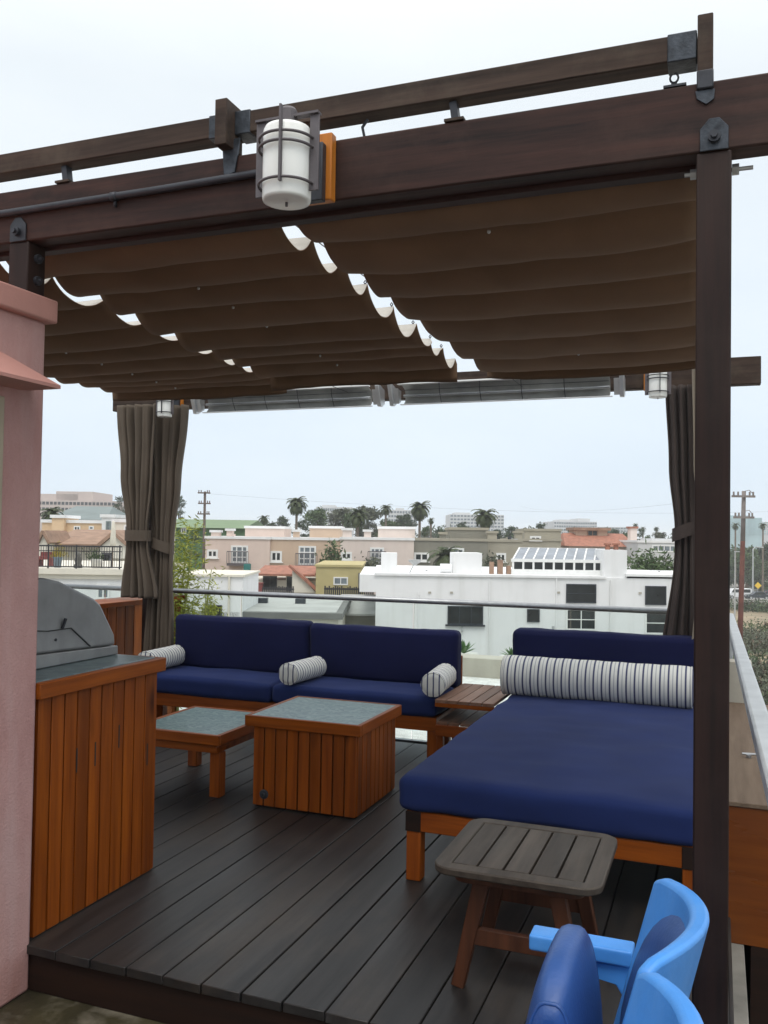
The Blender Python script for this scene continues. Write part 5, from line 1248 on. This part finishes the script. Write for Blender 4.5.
for i, (xx, yy, lab) in enumerate(((260, 524, 'distant tree clump behind the peach townhouse chimneys'), (530, 528, 'distant tree clump behind the khaki townhouse'), (690, 532, 'distant tree clump hidden by the right curtain'), (150, 520, 'distant tree clump behind the left curtains'), (600, 530, 'distant tree clump behind the terracotta house'))):
    c = AT(xx, yy, 300); copy_tree(far0, GRID((c.x, 300, GROUND)), i*1.3, 1.0, lab)
# street side trees, right of the post
tree_px(746, 545, 190, 20, 'dark street tree behind the rusty pole', 'leaf_mid', 1600)
tree_px(774, 541, 195, 22, 'big dark street tree at the right picture edge', 'leaf_dark', 1800)
tree_px(728, 548, 200, 16, 'street tree mostly hidden by the near post', 'leaf_mid', 1200)
tree_px(760, 556, 185, 11, 'lower bright street tree behind the street lamp', 'leaf_mid', 900)

# ------------------------------------------------------------------ poles
def utility_pole(x, ytop, v, label, mats, arms, r=.16, split=None):
    c = AT(x, ytop, v); t = gthing('utility_pole', label, 'utility pole', (c.x, v, GROUND))
    if split:
        zs = AT(x, split, v).z
        MB(GRID).tube([(c.x-.25, v, GROUND), (c.x, v, zs)], [r*1.25, r], 10).build('pole', mats[0], t, smooth=True); MB(GRID).tube([(c.x, v, zs), (c.x+.05, v, c.z)], [r, r*.85], 10).build('upper_pole', mats[1], t, smooth=True)
    else: MB(GRID).tube([(c.x, v, GROUND), (c.x, v, c.z)], [r*1.2, r*.9], 10).build('pole', mats[0], t, smooth=True)
    for (ya, wl, wr) in arms:
        z = AT(x, ya, v).z; mb = MB(GRID); mb.box((c.x-wl, v-r-.12, z-.06), (c.x+wr, v-r-.001, z+.06))
        for uu in (c.x-wl+.1, c.x-wl*.5, c.x+wr*.5, c.x+wr-.1): mb.tube([(uu, v-r-.06, z+.06), (uu, v-r-.06, z+.26)], .05, 6)
        mb.build('crossarm', mats[1], t)
    return t
utility_pole(205, 491.5, 85, 'dark utility pole with three crossarms in front of green building', ('polebrown', 'polebrown'), ((493, .65, .55), (503.5, .6, .6), (514, .65, .55)), .13)
up2 = utility_pole(743, 491, 50, 'rusty red utility pole with grey top right of the post', ('rust', 'greywood'), ((496.5, .7, .6), (517.5, .6, .55)), .13, 541)
c = AT(743, 541, 50); mb = MB(GRID)
for yy, L in ((493, .5), (513, .45)):
    z = AT(743, yy, 50).z; mb.tube([(c.x+.05, 49.9, z+.1), (c.x+.3, 49.9, z+.16), (c.x+L, 49.9, z-.02)], .02, 6)
mb.build('bracket_arms', 'greywood', up2)
# wires between the poles and away over the roofs
def wire(a, c2, sag, label):
    pts = [a.lerp(c2, i/24) - Vector((0, 0, sag*4*(i/24)*(1-i/24))) for i in range(25)]
    o = MB().tube(pts, .006, 5).build('power_line', 'blackmetal'); tag(o, label, 'power line')
pA = GRID(AT(200, 493, 85)); pB = GRID(AT(210, 503.5, 85))
wire(pA, GRID(AT(900, 505, 120)), 1.5, 'upper thin power line crossing the sky above the townhouses')
wire(GRID(AT(736, 496, 50)), GRID(AT(520, 506, 190)), 1.0, 'thin power line running left from the rusty pole')
sl = gthing('street_lamp', 'slim grey street lamp with curved arm beside the parked cars', 'street lamp', (AT(753, 592, 165).x, 165, GROUND))
c = AT(753, 547, 165); MB(GRID).tube([(c.x, 165, GROUND), (c.x, 165, c.z-.4), (c.x+.4, 165, c.z), (c.x+1.3, 165, c.z)], [.16, .12, .08, .07], 8).build('post', 'lamp_grey', sl)
MB(GRID).box((c.x+1.1, 164.8, c.z-.12), (c.x+1.9, 165.2, c.z+.08)).build('lamp_head', 'lamp_grey', sl)
sl2 = gthing('street_lamp', 'thin pale pole right beside the near post', 'street lamp', (AT(735, 600, 120).x, 120, GROUND)); c = AT(735, 552, 120)
MB(GRID).tube([(c.x, 120, GROUND), (c.x, 120, c.z)], [.12, .07], 8).build('post', 'lamp_grey', sl2); MB(GRID).box((c.x-.1, 119.9, c.z), (c.x+1.3, 120.1, c.z+.12)).build('lamp_head', 'lamp_grey', sl2)
sg = gthing('road_sign', 'yellow diamond road sign next to the dark parked car', 'road sign', (AT(758, 590, 160).x, 160, GROUND)); c = AT(758, 585.5, 160)
MB(GRID).tube([(c.x, 160.1, GROUND), (c.x, 160.1, c.z+.6)], .05, 8).build('post', 'lamp_grey', sg); MB(GRID).prism([(c.x-.62, c.z), (c.x, c.z+.62), (c.x+.62, c.z), (c.x, c.z-.62)], 1, 159.96, 160.02).build('sign_plate', 'yellow', sg)

# ------------------------------------------------------------------ ground, road, lot
mb = MB(); mb.add([(-2500, -2500, GROUND), (2500, -2500, GROUND), (2500, 2500, GROUND), (-2500, 2500, GROUND)], [(0, 1, 2, 3)]); struct(mb.build('ground', 'earth'))
mb = MB(GRID); mb.box((18, 40, GROUND+.004), (120, 139, GROUND+.02)); struct(mb.build('sandy_lot', 'sand'))
mb = MB(GRID); mb.box((10, 156, GROUND+.004), (200, 184, GROUND+.012)); struct(mb.build('road', 'asphalt'))
mb = MB(GRID); mb.box((10, 150, GROUND+.004), (200, 155.7, GROUND+.13)); struct(mb.build('pavement', 'kerb'))
mb = MB(GRID)
for i in range(24): mb.box((12+i*7, 169.9, GROUND+.013), (15+i*7, 170.1, GROUND+.018))
struct(mb.build('road_markings', 'paint'))
t = gthing('lot_wall', 'low pale wall between the sandy lot and the street', 'wall', (AT(755, 605, 142).x, 142, GROUND)); MB(GRID).box((30, 142, GROUND), (120, 142.3, GROUND+1.1)).build('wall', 'kerb', t); MB(GRID).box((30, 141.9, GROUND+1.1), (120, 142.4, GROUND+1.22)).build('coping', 'kerb', t)
def car(x, v, mat, label, van=False, flip=1):
    c = AT(x, 592, v); t = gthing('parked_car', label, 'car', (c.x, v, GROUND), 'cars parked along the street')
    L = 2.25; P = lambda u: c.x + flip*u; z = GROUND+.0
    body = [(-L, .35), (-L, .78), (-L+.15, .86), (-1.2, .95), (-.55, 1.42), (.75, 1.44), (1.45, 1.0), (2.1, .92), (L, .75), (L, .35)] if not van else [(-L, .35), (-L, 1.0), (-1.7, 1.1), (-1.2, 1.85), (2.1, 1.9), (L, 1.6), (L, .35)]
    MB(GRID).prism([(P(a), z+h_) for a, h_ in body], 1, v-.85, v+.85).build('body', mat, t, bevel=.06)
    win = [(-1.0, .98), (-.5, 1.36), (.7, 1.38), (1.28, 1.0)] if not van else [(-1.5, 1.2), (-1.15, 1.75), (1.9, 1.78), (1.9, 1.2)]
    MB(GRID).prism([(P(a), z+h_) for a, h_ in win], 1, v-.87, v-.852).build('side_window', 'pane', t)
    for wx in (-1.4, 1.35):
        w_ = MB(GRID).tube([(P(wx), v-.88, z+.33), (P(wx), v-.66, z+.33)], .33, 16).build('wheel', 'rubber', t); MB(GRID).tube([(P(wx), v-.895, z+.33), (P(wx), v-.881, z+.33)], .2, 12).build('rim', 'lamp_grey', w_)
    MB(GRID).box((P(-L-.01), v-.8, z+.62), (P(-L+.12), v-.5, z+.75)).build('headlight', 'whiteframe', t); MB(GRID).box((P(L-.1), v-.8, z+.68), (P(L+.01), v-.55, z+.82)).build('tail_light', 'redlamp', t)
    return t
car(757, 160, 'carsilver', 'dark grey sedan parked behind the street lamp')
car(738, 161, 'carwhite', 'white van half hidden behind the near post', True)
car(776, 172, 'carsilver', 'dark sedan cut off by the right picture edge', False, -1)
# planting between the lot and the terrace
random.seed(21)
for xx, yy, vv, rr_, mt_, lab in ((738, 566, 196, 14, 'leaf_dark', 'dark street tree low behind the white van'), (757, 568, 182, 12, 'leaf_dark', 'dark low street tree behind the yellow sign'), (772, 560, 180, 14, 'leaf_mid', 'green street tree at the edge behind the dark sedan'), (748, 556, 200, 14, 'leaf_dark', 'dense dark street tree between pole and street lamp')):
    tree_px(xx, yy, vv, rr_, lab, mt_, 1300, trunk_frac=.25)
spots = [(742, 640, 62, 4.0, 3.0, 'leaf_grey', 'grey green shrub just right of the near post'), (757, 652, 58, 4.2, 2.6, 'leaf_grey', 'loose grey shrub above the steel side rail'), (772, 645, 64, 5, 3.0, 'leaf_grey', 'pale grey shrub at the right edge above the rail'),
         (766, 690, 46, 3.4, 2.0, 'leaf_yellow', 'yellow green shrub low at the right edge'), (745, 668, 50, 3, 2.2, 'leaf_grey', 'grey shrub hanging below the side rail'), (762, 672, 50, 3, 2.2, 'leaf_mid', 'mid green shrub under the grey ones at right'), (778, 665, 52, 3.4, 2.6, 'leaf_grey', 'tall grey shrub cut by the right picture edge'),
         (745, 612, 134, 5, 2.4, 'leaf_dark', 'dark bush along the low lot wall behind the pole'), (758, 612, 134, 5, 2.2, 'leaf_dark', 'dark bush along the low lot wall right of the pole'), (770, 613, 132, 5, 2.0, 'leaf_mid', 'green bush along the low lot wall at the edge'), (752, 626, 95, 4, 1.4, 'leaf_grey', 'dry olive grass clump on the sandy lot'),
         (737, 655, 70, 3.6, 2.4, 'leaf_mid', 'mid green shrub peeking between post and side rail'), (750, 634, 84, 5, 1.8, 'leaf_grey', 'wide low grey shrub behind the dry grass clump'), (765, 634, 86, 5, 2.0, 'leaf_grey', 'wide grey shrub right of the dry grass clump'), (774, 622, 104, 6, 1.6, 'leaf_mid', 'second dry grass clump at the edge of the sandy lot'),
         (755, 660, 66, 4.5, 2.8, 'leaf_dark', 'dark shrub in the middle of the planting below the rail'), (770, 676, 54, 4, 2.6, 'leaf_grey', 'loose grey shrub above the yellow green one at right')]
for (x, y, v, w_, h_, mt_, lab) in spots:
    c = AT(x, y, v); shrub(GRID((c.x, v, GROUND)), w_, h_, lab, mt_, 900, .22, 'shrubs below the terrace')

# ------------------------------------------------------------------ haze
mb = MB(); mb.box((-2600, -2600, GROUND-1), (2600, 2600, 24)); hz = mb.build('haze', 'white'); hz.data.materials.clear()
mt = bpy.data.materials.new('haze_air'); mt.use_nodes = True; nt = mt.node_tree; nt.nodes.clear()
out = nt.nodes.new('ShaderNodeOutputMaterial'); pv = nt.nodes.new('ShaderNodeVolumePrincipled'); pv.inputs['Color'].default_value = (.97, .985, 1, 1); pv.inputs['Density'].default_value = .00055
nt.links.new(pv.outputs[0], out.inputs['Volume']); hz.data.materials.append(mt); struct(hz, True)

# ------------------------------------------------------------------ sky and sun
world = bpy.data.worlds.new('World'); scene.world = world; world.use_nodes = True
nt = world.node_tree; bg = nt.nodes['Background']; sky = nt.nodes.new('ShaderNodeTexSky'); sky.sky_type = 'NISHITA'; sky.sun_disc = False
SUN_EL, SUN_AZ = R(60), R(165)       # high, behind thin cloud and behind the viewer
sky.sun_elevation = SUN_EL; sky.sun_rotation = SUN_AZ; sky.air_density = 1.0; sky.dust_density = 3.0; sky.ozone_density = 1.0
hsv = nt.nodes.new('ShaderNodeHueSaturation'); hsv.inputs['Saturation'].default_value = .45
nt.links.new(sky.outputs[0], hsv.inputs['Color'])
tc = nd(nt, 'ShaderNodeTexCoord'); sx = nd(nt, 'ShaderNodeSeparateXYZ'); nt.links.new(tc.outputs['Generated'], sx.inputs[0])
cr = nd(nt, 'ShaderNodeValToRGB'); e = cr.color_ramp.elements        # thin overcast: brighter towards the zenith
e[0].position = 0; e[0].color = (.385, .445, .505, 1); e[1].position = 1; e[1].color = (1, 1, 1, 1)
q = e.new(.45); q.color = (.455, .485, .505, 1)
nt.links.new(sx.outputs[2], cr.inputs[0])
mpw = nd(nt, 'ShaderNodeMapping'); mpw.inputs['Scale'].default_value = (1.6, 1.6, 4.5); nt.links.new(tc.outputs['Generated'], mpw.inputs[0])
cf = tex_noise(nt, mpw.outputs[0], 1.7, 5, .55)
crw = ramp(nt, cf, .3, .7, (.965, .98, .995), (1.05, 1.045, 1.035))
skyc = mixrgb(nt, 1.0, cr.outputs[0], crw, 'MULTIPLY')
cs = nd(nt, 'ShaderNodeVectorMath', operation='SCALE'); cs.inputs['Scale'].default_value = 22; nt.links.new(skyc, cs.inputs[0])
cloud = mixrgb(nt, .85, hsv.outputs[0], cs.outputs[0])
nt.links.new(cloud, bg.inputs[0]); bg.inputs[1].default_value = .10
sd = bpy.data.lights.new('sun', 'SUN'); sd.energy = 1.0; sd.angle = R(25); sd.color = (1, .96, .9); so = bpy.data.objects.new('sun', sd); COL.objects.link(so)
dirv = Vector((math.sin(SUN_AZ)*math.cos(SUN_EL), math.cos(SUN_AZ)*math.cos(SUN_EL), math.sin(SUN_EL)))
so.rotation_euler = (-dirv).to_track_quat('-Z', 'Y').to_euler(); so.location = (0, 0, 30)
vs_ = scene.view_settings; vs_.view_transform = 'Standard'; vs_.look = 'None'; vs_.exposure = 0.0; vs_.gamma = 1; vs_.use_curve_mapping = False
scene.cycles.max_bounces = 8; scene.cycles.volume_bounces = 2; scene.cycles.transparent_max_bounces = 12
scene.cycles.volume_max_steps = 64
